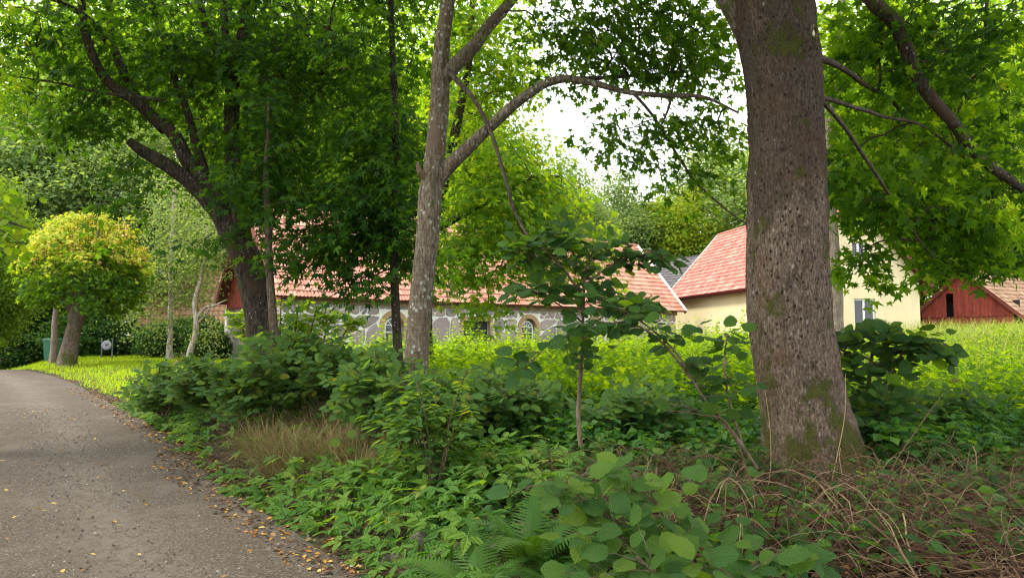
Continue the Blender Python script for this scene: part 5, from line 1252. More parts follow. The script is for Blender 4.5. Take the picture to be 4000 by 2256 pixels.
protos = {
    'green': far_tree(51, 16, 4.6, G['bg_green'], B['dark'], 330, 90, .26),
    'pale': far_tree(52, 15, 4.4, G['bg_pale'], B['dark'], 330, 90, .24),
    'yellow': far_tree(53, 11, 3.6, G['bg_yellow'], B['dark'], 260, 80, .22),
    'dark': far_tree(54, 18, 4.6, G['bg_dark'], B['dark'], 300, 80, .30),
    'lit': far_tree(56, 20, 5.0, G['maple_lit'], B['dark'], 520, 80, .19),
    'bush': far_tree(55, 3.2, 1.7, G['bg_dark'], B['dark'], 110, 70, .14, low=.02),
}
_used = {}
def place(kind, px, Y, H, Wd_, label, group='trees of the wood behind the farm', rz=None, name=None, cat='tree'):
    """px: photograph column; H metres above its ground; Wd_ horizontal scale"""
    pr = protos[kind]; h0 = {'green': 16, 'pale': 15, 'yellow': 11, 'dark': 18, 'lit': 20, 'bush': 3.2}[kind]
    if kind in _used:
        r = pr.copy(); C.objects.link(r)
        for ch in list(pr.children):
            c_ = ch.copy(); C.objects.link(c_); c_.parent = r
    else: r = pr; _used[kind] = 1
    x = (px - 2000) / FPX * Y; r.location = (x, Y, float(ground_z(np.array([x]), np.array([float(Y)]))[0]) - .1)
    r.rotation_euler = (0, 0, (px * 7.3) % 6.28 if rz is None else rz); s = H / h0; r.scale = (s * Wd_, s * Wd_, s)
    r.name = name or {'green': 'broadleaf_tree', 'pale': 'pale_tree', 'yellow': 'young_tree', 'dark': 'dark_tree', 'lit': 'sunlit_tree', 'bush': 'bush'}[kind]
    for k_ in ('label', 'category', 'group'):
        if k_ in r: del r[k_]
    tag(r, label, cat, group); return r
FT = [
 ('dark', 90, 43, 9.5, 1.3, 'low dark tree in the shade left of the pollarded maple'),
 ('dark', 420, 47, 9.5, 1.3, 'low dark tree in the shade behind the disc on posts'),
 ('lit', 60, 48, 25, .9, 'sunlit fresh-green tree behind the leaning maple crown at the upper left'),
 ('lit', 430, 52, 27, .9, 'sunlit fresh-green tree above the birches, seen through the leaning maple'),
 ('lit', 780, 52, 26, .9, 'sunlit fresh-green tree over the outbuilding, seen between the maple limbs'),
 ('lit', 1150, 54, 27, .95, 'sunlit tall tree behind the barn, between leaning maple and slim maple'),
 ('lit', 1480, 60, 30, .9, 'sunlit tall tree behind the barn, left of the forked trunk'),
 ('green', 1300, 70, 30, 1.1, 'very tall green tree far behind the slim maple'),
 ('green', 620, 72, 32, 1.1, 'very tall green tree far behind the birches'),
 ('lit', 3300, 44, 19, .9, 'sunlit tree just behind the cream house ridge'),
 ('lit', 3900, 50, 24, .9, 'sunlit tree rising behind the red shed roof'),
 ('lit', 3560, 56, 26, .9, 'sunlit tall tree behind the cream gable peak'),
 ('dark', -150, 52, 20, 1.0, 'dark tall tree at the far left edge where the road disappears'),
 ('dark', 120, 60, 20, 1.0, 'dark tree filling the shade directly over the end of the road'),
 ('green', 40, 47, 13, .8, 'mid-green tree low at the far left, over the road crest'),
 ('pale', 250, 45, 16.5, 1.1, 'grey-green willow-like tree rising behind the pollarded maple'),
 ('dark', 430, 60, 17, 1.0, 'dark tree right behind the round disc on posts'),
 ('pale', 560, 44, 14, .9, 'pale grey-green tree between pollarded maple and birches'),
 ('green', 640, 62, 20, 1.0, 'tall green tree behind the straight birch'),
 ('dark', 760, 56, 15, .9, 'dark crown behind the small stone outbuilding'),
 ('green', 900, 66, 22, 1.1, 'tall green tree behind the left end of the barn roof'),
 ('green', 150, 66, 25, 1.2, 'tallest green tree at the upper left behind the leaning maple'),
 ('pale', 860, 52, 12, .8, 'pale tree just left of the red barn gable'),
 ('green', 1120, 60, 19, 1.1, 'green tree behind the barn roof, seen through the leaning maple'),
 ('dark', 1330, 62, 20, 1.1, 'dark tree behind the barn roof, seen through the slim maple'),
 ('green', 1560, 60, 21, 1.1, 'tall green tree behind the barn roof at the forked trunk'),
 ('green', 1800, 62, 21, 1.0, 'green tree behind the barn, above the barn door'),
 ('green', 2020, 66, 18, .9, 'green tree behind the barn left of the open sky'),
 ('pale', 2210, 70, 17.5, .85, 'pale small-leaved tree under the left edge of the open sky'),
 ('pale', 2400, 84, 19, .9, 'pale tree at the foot of the open sky, above the barn ridge end'),
 ('yellow', 2650, 84, 17.0, .9, 'yellow-green tree above the dark grey roof'),
 ('green', 2520, 84, 15, .8, 'small green tree behind the brick chimney'),
 ('pale', 2840, 90, 25, 1.1, 'large hazy pale tree left of the thick trunk'),
 ('pale', 3080, 80, 22, 1.1, 'pale tree hidden mostly by the thick trunk'),
 ('green', 3420, 64, 17, 1.1, 'green tree behind the cream gable'),
 ('pale', 3600, 70, 20, 1.1, 'pale tree rising behind the right slope of the cream house'),
 ('green', 3800, 62, 17, 1.0, 'green tree directly behind the red shed'),
 ('dark', 3960, 66, 17, 1.1, 'dark tree behind the right end of the shed roof'),
 ('green', 4120, 60, 19, 1.1, 'green tree at the far right edge behind the shed'),
 ('green', -60, 34, 9, .8, 'green tree overhanging the left side of the road'),
]
for kind, px, Y, H, Wd_, lab in FT: place(kind, px, Y, H, Wd_, lab)
BU = [('bush', 40, 40, 3.4, 1.2, 'low bush at the far left where the road ends'), ('bush', 330, 40, 2.6, 1.3, 'dark bush behind the pollarded maple trunk'), ('bush', 640, 37, 2.0, 1.2, 'bush against the outbuilding between the birch stems'), ('bush', 840, 35, 1.5, 1.3, 'bush below the red gable boards'),
      ('bush', 470, 41, 2.2, 1.2, 'bush beside the stone wall of the outbuilding'), ('bush', 780, 38, 2.4, 1.1, 'bush right of the crooked birch'), ('bush', 2420, 42, 1.5, .9, 'small bush growing at the right end of the barn wall'), ('bush', 3440, 36, 1.3, .8, 'small bush under the lower window of the cream house')]
for kind, px, Y, H, Wd_, lab in BU: place(kind, px, Y, H, Wd_, lab, group='bushes round the farm buildings', cat='bush')

#@@SMALL
# ------------------------------------------------------------------ green wheelie bin
bp = P(206, 1425, 33.0); bp[2] = gz(bp[0], 33.0)
bn = empty('wheelie_bin', bp, 'green wheelie bin half hidden by a slim trunk at the road bend', 'bin', rz=.2)
def taper(mb, z0, z1, w0, d0, w1, d1, cx=0, cy=0):
    v = [(cx + sx * w0 / 2, cy + sy * d0 / 2, z0) for sx, sy in ((-1, -1), (1, -1), (1, 1), (-1, 1))] + [(cx + sx * w1 / 2, cy + sy * d1 / 2, z1) for sx, sy in ((-1, -1), (1, -1), (1, 1), (-1, 1))]
    return mb.add(v, [(0, 3, 2, 1), (4, 5, 6, 7), (0, 1, 5, 4), (1, 2, 6, 5), (2, 3, 7, 6), (3, 0, 4, 7)])
mb = MB(); taper(mb, .06, .93, .50, .55, .60, .72); taper(mb, .93, .98, .66, .78, .66, .78); mb.build('body', M['bin'], bn)
mb = MB(); taper(mb, .985, 1.03, .64, .76, .60, .70); taper(mb, 1.031, 1.06, .5, .58, .40, .5); mb.build('lid', M['bin'], bn)
mb = MB(); mb.box((-.27, .39, .93), (.54, 0, 0), (0, .06, 0), (0, 0, .035)); mb.build('handle', M['bin'], bn)
for sx in (-.30, .24):
    V = []; mb = MB(); mb.prism([(sx, .27 + .1 * math.cos(a), .1 + .1 * math.sin(a)) for a in np.linspace(0, 2 * math.pi, 17)[:-1]], (.06, 0, 0)); mb.build('wheel', M['rubber'], bn)
# round disc between two posts
dp_ = P(416, 1420, 35.0); dp_[2] = gz(dp_[0], 35.0)
dsc = empty('disc_on_posts', dp_, 'round grey metal disc fixed between two short posts at the edge of the lawn', 'yard object')
for sx in (-.26, .24):
    V, lo2, sz2 = tubes(np.array([[(sx, 0, -.2), (sx + .01, 0, .5), (sx, 0, .98)]]), np.array([[.03, .03, .03]]), 8); po = link('post', new_mesh('post', V, lo2, sz2, smooth=True), M['post'], dsc)
    mb = MB(); mb.prism([(sx + .045 * math.cos(a), .045 * math.sin(a), .98) for a in np.linspace(0, 6.28, 11)[:-1]], (0, 0, .05)); mb.build('post_cap', M['post'], po)
V = []; R_ = .23
prof_ = [(0, -.015), (.08, -.02), (.15, -.03), (.21, -.012), (.23, .0), (.235, .012)]
for r, y in prof_:
    for a in np.linspace(0, 2 * math.pi, 25)[:-1]: V.append((r * math.cos(a) - .01, y - .05, .70 + r * math.sin(a)))
F = [(k * 24 + i, k * 24 + (i + 1) % 24, (k + 1) * 24 + (i + 1) % 24, (k + 1) * 24 + i) for k in range(5) for i in range(24)]
mb = MB(); mb.add(V, F); di = mb.build('disc', M['zinc'], dsc, smooth=True)
mb = MB(); mb.box((-.27, -.03, .69), (.52, 0, 0), (0, .025, 0), (0, 0, .025)); mb.build('crossbar', M['post'], dsc)
mb = MB(); mb.prism([(-.01 + .03 * math.cos(a), -.10, .70 + .03 * math.sin(a)) for a in np.linspace(0, 6.28, 13)[:-1]], (0, .03, 0)); mb.box((-.01, -.1, .7), (.11, 0, .06), (0, .02, 0), (0, 0, .02)); mb.build('hub', M['rubber'], di)

#@@UNDERGROWTH
# ------------------------------------------------------------------ hazel shrubs with single leaves
def hazel(name, label, base_px, Y, stems, seed, mat, leaf=.095, nobj=300, tm=TR5, otm=TR8, twigs=6, tw_len=.45, lpt=7, group=None, bark='stem', dens=1.0, face=.3, low=.25):
    """stems: list of pixel paths [(px,py,Y,width)]; side twigs carry two-ranked leaves"""
    rg = np.random.default_rng(seed); b = P(*base_px, Y); b[2] = gz(b[0], Y); e = empty(name, b, label, 'shrub', group); lv = Leaves(); TP = []; TR_ = []
    for si, st_ in enumerate(stems):
        tp = px_path(st_); p, V, lo_, sz_ = limb(tp[0], tp[1], 26, 7, .015, seed + si); link('stem', new_mesh('stem', V - b, lo_, sz_, smooth=True), B[bark], e)
        n = int(twigs * len(st_) * dens)
        for k in range(n):
            q = rg.uniform(low, 1) ** .8; i = min(25, int(q * 25)); o0 = p[i]; tang = p[min(25, i + 1)] - p[max(0, i - 1)]; tang /= np.linalg.norm(tang) + 1e-9
            a = rand_unit(rg, 1)[0]; a[2] = rg.uniform(-.25, .65); d = a * 1.0 + tang * .45; d /= np.linalg.norm(d); ln = tw_len * rg.uniform(.4, 1.1) * (1.15 - .5 * q)
            tt = np.linspace(0, 1, 5)[:, None]; path = o0 + d * ln * tt - UP * .18 * ln * tt ** 2 + rg.standard_normal((5, 3)) * .01 * tt; TP.append(path); TR_.append(np.linspace(.0035, .0012, 5))
            side = np.cross(d, UP); side /= np.linalg.norm(side) + 1e-9
            m = max(2, int(lpt * ln / tw_len))
            for j in range(m):
                f = (j + .7) / m; pp = o0 + d * ln * f - UP * .18 * ln * f * f; sg = 1 if j % 2 else -1
                dd = d * .55 + side * sg * .85 + UP * rg.uniform(-.5, .1) if j < m - 1 else d + UP * -.3
                dd = dd + .15 * rg.standard_normal(3); nn = UP + .30 * rg.standard_normal(3) + side * sg * .15 - np.array([0, face, 0])
                lv.add(pp + dd / np.linalg.norm(dd) * .015, dd, nn, leaf * rg.uniform(.6, 1.2))
    V, lo_, sz_ = tubes(np.array(TP), np.array(TR_), 3); link('twigs', new_mesh('twigs', V - b, lo_, sz_), B[bark], e, 'stuff')
    emit(lv, e, b, tm, mat, rg, name='foliage', nobj=nobj, obj_tmpl=otm); return e
# the sapling in the middle of the view
hazel('hazel_sapling', 'thin hazel sapling with dark leaves in front of the barn right half', (2270, 1740), 6.2,
      [[(2268, 1740, 6.2, 19), (2262, 1600, 6.2, 17), (2272, 1420, 6.2, 14), (2276, 1200, 6.2, 12), (2290, 1050, 6.2, 10), (2330, 960, 6.2, 5)], [(2275, 1150, 6.2, 9), (2200, 1050, 6.1, 8), (2090, 960, 6.0, 6), (2000, 1000, 6.0, 4)],
       [(2275, 1120, 6.2, 8), (2380, 1040, 6.2, 7), (2480, 1000, 6.2, 6), (2600, 1010, 6.2, 4)], [(2280, 1050, 6.2, 8), (2220, 960, 6.2, 6), (2180, 920, 6.2, 4)], [(2276, 1260, 6.2, 8), (2160, 1180, 6.1, 6), (2060, 1130, 6.0, 4)],
       [(2276, 1300, 6.2, 8), (2400, 1210, 6.1, 6), (2520, 1180, 6.0, 4)]], 61, G['hazel_shaded'], leaf=.115, nobj=300, twigs=8.5, tw_len=.34, lpt=5, face=.6)
hazel('arching_hazel', 'arching hazel stems curving left across the nettles, left of the thick trunk', (3000, 1900), 5.6,
      [[(2960, 1830, 5.6, 12), (2860, 1680, 5.6, 10), (2740, 1540, 5.6, 9), (2640, 1380, 5.6, 8), (2520, 1270, 5.6, 7), (2420, 1210, 5.6, 8), (2330, 1150, 5.6, 5)], [(2700, 1480, 5.6, 10), (2580, 1330, 5.6, 9), (2450, 1260, 5.5, 8), (2300, 1290, 5.4, 7), (2150, 1340, 5.3, 6), (2050, 1440, 5.2, 4)],
       [(2900, 1740, 5.6, 12), (2850, 1560, 5.7, 10), (2830, 1420, 5.8, 8), (2840, 1300, 5.9, 5)], [(2900, 1740, 5.6, 10), (2800, 1640, 5.6, 8), (2700, 1600, 5.6, 5)]], 62, G['hazel_shaded'], leaf=.115, nobj=260, twigs=4.0, tw_len=.34, lpt=6, face=.6)
hazel('hazel_shrub', 'hazel shrub with big dark leaves tucked behind the right side of the thick trunk', (3380, 1800), 7.9,
      [[(3360, 1800, 7.9, 22), (3380, 1600, 7.9, 18), (3400, 1420, 7.9, 14), (3420, 1300, 7.9, 8)], [(3380, 1650, 7.9, 14), (3480, 1450, 7.8, 12), (3560, 1340, 7.7, 8), (3650, 1370, 7.6, 5)], [(3360, 1750, 7.9, 14), (3300, 1550, 7.8, 11), (3290, 1400, 7.7, 8), (3330, 1300, 7.7, 5)],
       [(3370, 1700, 7.9, 12), (3420, 1640, 7.6, 10), (3480, 1560, 7.4, 6)], [(3350, 1780, 7.9, 12), (3400, 1760, 7.5, 10), (3440, 1680, 7.3, 6)]], 63, G['hazel_shaded'], leaf=.15, nobj=300, twigs=10.0, tw_len=.46, lpt=7, face=.6, low=.08)
hazel('hazel_shrub', 'bright round-leaved hazel at the bottom centre, nearest the viewer', (2650, 2400), 3.9,
      [[(2700, 2330, 3.9, 20), (2600, 2190, 3.8, 17), (2450, 2060, 3.7, 14), (2300, 1960, 3.65, 10), (2180, 1880, 3.6, 6)], [(2720, 2330, 3.9, 20), (2720, 2200, 3.8, 16), (2640, 2080, 3.7, 12), (2560, 1960, 3.7, 9), (2500, 1860, 3.7, 5)],
       [(2740, 2340, 3.9, 18), (2850, 2260, 3.6, 14), (2950, 2200, 3.5, 10), (3060, 2150, 3.4, 5)], [(2700, 2350, 3.9, 18), (2780, 2320, 3.4, 14), (2900, 2280, 3.2, 8)], [(2650, 2350, 3.9, 16), (2450, 2300, 3.5, 12), (2250, 2280, 3.4, 8)], [(2720, 2330, 3.9, 14), (2600, 2260, 3.4, 11), (2480, 2160, 3.3, 7)], [(2700, 2330, 3.9, 14), (2500, 2150, 3.6, 11), (2330, 2080, 3.5, 7)]],
      64, G['hazel'], leaf=.115, nobj=300, twigs=4.8, tw_len=.38, lpt=5, face=.75, low=.1)
# hazel thicket in front of the leaning maple
BH = [(1000, 1640, 10.2, 'thicket hazel nearest the road, below the leaning maple', 170, 280), (1250, 1610, 10.4, 'thicket hazel in front of the barn left half', 230, 300), (820, 1600, 11.5, 'low thicket hazel at the lawn edge', 130, 230), (1480, 1700, 8.4, 'thicket hazel left of the forked tree base', 150, 340), (1130, 1600, 10.8, 'thicket hazel at the leaning maple foot', 200, 300), (1780, 1680, 8.6, 'hazel clump right of the forked tree base', 220, 260), (2000, 1660, 8.8, 'low hazel clump left of the sapling stem', 200, 190), (640, 1620, 12.5, 'small hazel at the lawn edge, leftmost of the thicket', 110, 210), (2480, 1690, 8.3, 'low hazel clump right of the sapling stem', 220, 150), (3680, 1700, 8.6, 'low hazel clump at the right edge behind the dead stems', 260, 170), (1280, 1560, 11.5, 'thicket hazel close under the barn wall view', 230, 260)]
for k, (px, py, Y, lab, wv, hv) in enumerate(BH):
    rg = np.random.default_rng(700 + k); stems = []
    for s in range(7):
        dx = rg.uniform(-1, 1) * wv; hh = hv * rg.uniform(.65, 1.12) * (1 - .35 * abs(dx) / wv); dy = rg.uniform(-.7, .7); stems.append([(px + dx * .15, py, Y + dy * .2, 12), (px + dx * .55, py - hh * .5, Y + dy * .6, 9), (px + dx, py - hh, Y + dy, 5)])
    hazel('hazel_shrub', lab, (px, py), Y, stems, 710 + k, G['hazel'], leaf=.115, nobj=80, twigs=13.0, tw_len=.5, lpt=8, face=.65, low=.04, group='hazel thicket along the bank')
for k, (px, py, Y, lab, wv, hv) in enumerate([(3350, 2180, 4.7, 'small hazel shoot among the dead stems, straight below the thick trunk', 150, 150), (3760, 2170, 4.8, 'small hazel shoot among the dead stems near the lower right corner', 170, 170), (3020, 2190, 4.5, 'small hazel shoot right beside the nearest hazel', 120, 130), (3620, 1980, 5.6, 'low bramble-like shoot between dead stems right of the trunk foot', 230, 120), (3930, 2020, 5.4, 'leafy shoot at the right edge above the dead stems', 160, 200), (2800, 1960, 5.4, 'low leafy shoot left of the trunk foot', 200, 130)]):
    rg = np.random.default_rng(770 + k); stems = []
    for s in range(5):
        dx = rg.uniform(-1, 1) * wv; hh = hv * rg.uniform(.5, 1.1); dy = rg.uniform(-.25, .25); stems.append([(px + dx * .1, py, Y + dy * .2, 8), (px + dx * .6, py - hh * .6, Y + dy * .6, 6), (px + dx, py - hh, Y + dy, 3)])
    hazel('leafy_shoot', lab, (px, py), Y, stems, 780 + k, G['hazel' if k % 2 else 'hazel_shaded'], leaf=.075, nobj=40, twigs=1.6, tw_len=.2, lpt=4, face=.6, low=.3, group='young shoots among the dead stems')
# bright sunlit saplings between thicket and barn
hazel('maple_seedling', 'sunlit yellow-green maple seedlings in front of the barn left corner', (1130, 1440), 15, [[(1120 + dx, 1440, 15, 8), (1130 + dx * 1.2, 1300, 15, 6), (1140 + dx * 1.4, 1160 + abs(dx) * .5, 15, 3)] for dx in (-150, -110, -70, -30, 20, 70, 120, 180)], 65, G['maple_lit'], leaf=.17, nobj=0, tm=TMs, otm=TM, twigs=9, tw_len=.45, lpt=7)

# elder bush with pinnate leaves
rg = np.random.default_rng(66); b = P(1700, 1750, 6.8); b[2] = gz(b[0], 6.8); eld = empty('elder_bush', b, 'elder bush with feathery leaflets in front of the forked tree base', 'shrub'); lv = Leaves(); TPp = []
for k in range(11):
    tx, ty = rg.uniform(1500, 1860), rg.uniform(1430, 1640); tip = P(tx, ty, 6.8 + rg.uniform(-.4, .4)); mid = (b + tip) / 2 + vec(0, 0, .15); path = catmull([b - UP * .05, mid, tip], 8)
    V, lo2, sz2 = tubes(path[None], np.linspace(.012, .004, 8)[None], 6); link('stem', new_mesh('stem', V - b, lo2, sz2, smooth=True), B['stem'], eld)
    for j in range(11):
        q = rg.uniform(.35, 1); o0 = path[min(7, int(q * 7.9))]; a = rg.random() * 6.28; d = vec(math.cos(a), math.sin(a), .1); ln = rg.uniform(.2, .34); side = np.cross(d, UP)
        tt = np.linspace(0, 1, 4)[:, None]; TPp.append(o0 + d * ln * tt - UP * .12 * tt ** 2)
        for f in (.35, .55, .75):
            for sg in (-1, 1): lv.add(o0 + d * ln * f - UP * .12 * f * f, d * .4 + side * sg - UP * .15, UP + .2 * rg.standard_normal(3), rg.uniform(.08, .11))
        lv.add(o0 + d * ln - UP * .12, d - UP * .3, UP + .1 * rg.standard_normal(3), .11)
V, lo2, sz2 = tubes(np.array(TPp), np.tile(np.linspace(.002, .001, 4), (len(TPp), 1)), 3); link('twigs', new_mesh('twigs', V - b, lo2, sz2), G['cover'], eld, 'stuff')
emit(lv, eld, b, TO, G['hazel'], rg, name='foliage', nobj=200)

# overhanging lime leaves at the left edge
rg = np.random.default_rng(67); b = P(-700, 1300, 9.5); b[2] = gz(b[0], 9.5); lime = empty('lime_tree', b, 'lime tree outside the left edge whose bright round leaves reach in over the road', 'tree'); 
tpt, trr = px_path([(-560, 700, 9.4, 60), (-300, 720, 9, 34), (-100, 810, 8.6, 20), (20, 860, 8.4, 11), (110, 900, 8.3, 4)])
V0 = [b - UP * .2, b + UP * 1.5, b + vec(.1, 0, 4), b + vec(-.2, 0, 8)]; sk = add_limbs(lime, b, [(V0, [.3, .24, .2, .08]), ([b + vec(.05, 0, 3.2)] + tpt[1:], [.08] + trr[1:]), ([b + vec(.05, 0, 3.0), P(-200, 820, 8.4), P(0, 900, 8.2), P(90, 950, 8.1)], [.05, .02, .008, .003])], B['dark'], n=30, sides=10)
lv = Leaves()
for cpx, cpy, n in ((20, 880, 22), (40, 950, 18), (0, 930, 20), (-60, 820, 40), (20, 790, 12), (70, 770, 8)):
    c = P(cpx, cpy, 8.3); pp = c + rg.standard_normal((n, 3)) * np.array([.17, .2, .07]); d = rg.standard_normal((n, 3)); d[:, 2] -= .6; lv.add(pp, d, UP + .4 * rg.standard_normal((n, 3)) - np.array([0, .5, 0]), .085 + .03 * rg.random(n))
rng = rg; cs = np.vstack([in_ellipsoid(rg, b + vec(0, 0, 8), (3.4, 3.2, 3), 160, .3), in_ellipsoid(rg, b + vec(1.4, 0, 5), (1.0, 2, 1.2), 20)]); spray(rg, cs.copy(), b + vec(0, 0, 6), 22, .5, .11, lv=lv)
V, lo2, sz2 = twig_net(rg, sk[::3], cs, .004, 1, .4, .04); link('twigs', new_mesh('twigs', V - b, lo2, sz2), B['twig'], lime, 'stuff')
emit(lv, lime, b, TR5, G['maple_lit'], rg, nobj=120, obj_tmpl=TR8)

# ------------------------------------------------------------------ ferns
def frond(rg, ln, arch):
    """one fern frond: rachis plus paired toothed pinnae, in local space growing along +Y"""
    n = 24; V = []; F = []
    def pt(q): return vec(0, ln * (q - .12 * arch * q * q), ln * (.55 * arch * q - .85 * arch * q * q))
    for i in range(n):
        q = .12 + .86 * i / n; c = pt(q); w_ = ln * .22 * (math.sin(math.pi * min(1, (q ** .75))) ** .8) * (1.1 - .35 * q) + .004; tk = pt(q + .01) - pt(q - .01); tk /= np.linalg.norm(tk)
        for sg in (-1, 1):
            dx = vec(sg, .32, -.10); dx /= np.linalg.norm(dx); k = len(V); hw = ln * .0165
            segs_ = 4
            for s in range(segs_ + 1):
                f = s / segs_; ww = hw * (1 - f * .85) * (1.0 if s % 2 == 0 else 1.25); m_ = c + dx * w_ * f - UP * .12 * w_ * f * f
                V += [m_ + tk * ww, m_ - tk * ww]
            for s in range(segs_): F.append((k + 2 * s, k + 2 * s + 2, k + 2 * s + 3, k + 2 * s + 1))
    k = len(V)
    for i in range(9): c = pt(i / 8); V += [c + vec(.004, 0, .002), c - vec(.004, 0, -.002)]
    for i in range(8): F.append((k + 2 * i, k + 2 * i + 2, k + 2 * i + 3, k + 2 * i + 1))
    mb = MB(); mb.add(V, F); return mb.mesh('frond')
rgf = np.random.default_rng(71); fms = [frond(rgf, 1, a) for a in (.55, .8, .95)]
for m_ in fms:
    m_.materials.append(G['fern']); a = m_.attributes.new('rnd', 'FLOAT', 'POINT')
FN = [(2060, 2060, 4.9, .78, 9, 'tall fern standing behind the nearest hazel, beside the rocks', 1.05), (1880, 2120, 4.5, .68, 10, 'fern spreading over the bank left of the nearest hazel', .75), (1990, 2280, 3.95, .55, 9, 'fern at the bottom edge, beside the dark hollow', .6),
      (2180, 2150, 4.55, .60, 9, 'fern overhanging the dark hollow, touching the nearest hazel', .75), (1800, 2240, 4.1, .46, 8, 'small fern at the bottom edge among the ground elder', .6), (2330, 2000, 5.1, .55, 8, 'fern half hidden under the nearest hazel leaves', .9)]
for px, py, Y, ln, nf, lab, rise in FN:
    x = (px - 2000) / FPX * Y; e = empty('fern', (x, Y, gz(x, Y) + .02), lab, 'fern', 'ferns on the bank')
    for k in range(nf):
        o = bpy.data.objects.new('frond', fms[k % 3]); C.objects.link(o); o.parent = e; a = 2 * math.pi * (k + rgf.uniform(-.3, .3)) / nf; l = ln * rgf.uniform(.75, 1.1)
        o.rotation_euler = (rad(rgf.uniform(25, 48)) * rise * 1.2, rgf.uniform(-.2, .2), a); o.scale = (l, l, l)

# ------------------------------------------------------------------ rocks
def rock(px, py, Y, r, lab, seed, sink=.3):
    rg = np.random.default_rng(seed); x = (px - 2000) / FPX * Y; n_, m_ = 26, 16; u = np.linspace(0, 2 * math.pi, n_, endpoint=False); v = np.linspace(.02, math.pi - .02, m_); U, Vv = np.meshgrid(u, v)
    q = np.stack([np.cos(U) * np.sin(Vv), np.sin(U) * np.sin(Vv), np.cos(Vv)], -1); dsp = 1 + .35 * (vnoise(q * 1.3 + seed, seed) - .5) + .15 * (vnoise(q * 4 + seed, seed) - .5); q = np.sign(q) * np.abs(q) ** .8 * dsp[..., None] * np.array(r)
    i = (np.arange(m_ - 1)[:, None] * n_); j = np.arange(n_)[None]; j2 = (j + 1) % n_; lo_ = np.stack([i + j, i + n_ + j, i + n_ + j2, i + j2], -1).reshape(-1)
    o = link('rock', new_mesh('rock', q.reshape(-1, 3), lo_, np.full(len(lo_) // 4, 4), smooth=True), M['rock']); o.location = (x, Y, gz(x, Y) + r[2] * (1 - sink) - .07); tag(o, lab, 'rock', 'stones in the bank'); return o
rock(1665, 1900, 5.55, (.11, .10, .17), 'upright mossy stone in the bank above the ground elder', 81, .35)
rock(1760, 1960, 5.35, (.16, .12, .12), 'flat-topped grey stone right of the mossy one', 82)
rock(1990, 2000, 5.3, (.16, .13, .12), 'stone under the tall fern', 83)
rock(1560, 1960, 5.5, (.12, .1, .08), 'small stone left of the mossy one, half buried', 84)

# ------------------------------------------------------------------ ground cover
def scatter(rg, n, xr, yr, fn):
    x = rg.uniform(*xr, n); y = rg.uniform(*yr, n); m = fn(x, y); x, y = x[m], y[m]; return x, y, ground_z(x, y)
def visible(x, y, pad=.08): return (np.abs(x) < y * (2000 / FPX + pad) + .6)
def in_dry(x, y, k=1.0):
    px, py, f = project(np.stack([x, y, ground_z(x, y) + .25], 1)); return ((px - 1180) / 400) ** 2 + ((py - 1670) / 150) ** 2 < k
# ground elder along the road
rg = np.random.default_rng(91)
def f_elder(x, y):
    ed = edge_dist(x, y); px, py, f = project(np.stack([x, y, ground_z(x, y) + .2], 1)); wob = .45 * vnoise(np.stack([x * 1.3, y * 1.3, 0 * x], -1), 8)
    w_ = np.interp(y, [3, 5, 7, 9, 12, 16], [2.3, 2.2, 1.9, 1.3, 1.0, .7]); return (~in_dry(x, y) | (np.random.default_rng(5).random(len(x)) < .12)) & (ed > -.08 + wob * .35) & (ed < w_ + wob * 1.4) & (px < 1830 + 260 * (vnoise(np.stack([x * 3, y * 3, 0 * x], -1), 44) - .5) + 500 * sstep(y, 5.2, 6.5))
x, y, z = scatter(rg, 24000, (-12, 2.5), (2.4, 16), f_elder); n = len(x); a = rg.random(n) * 6.28; ed = edge_dist(x, y)
hgt = (.10 + .24 * rg.random(n)) * sstep(ed, -.05, .5) + .02; pos = np.stack([x, y, z + hgt], 1); d = np.stack([np.cos(a), np.sin(a) - .35, -.25 + .3 * rg.standard_normal(n)], 1)
lv = Leaves().add(pos, d, UP + .28 * rg.standard_normal((n, 3)) - np.array([.1, .25, 0]), .15 + .09 * rg.random(n))
o = emit(lv, None, (0, 0, 0), TE, G['elder'], rg, name='ground_elder'); tag(o, 'fresh green ground elder carpeting the bank along the road edge', 'ground cover', kind='stuff')
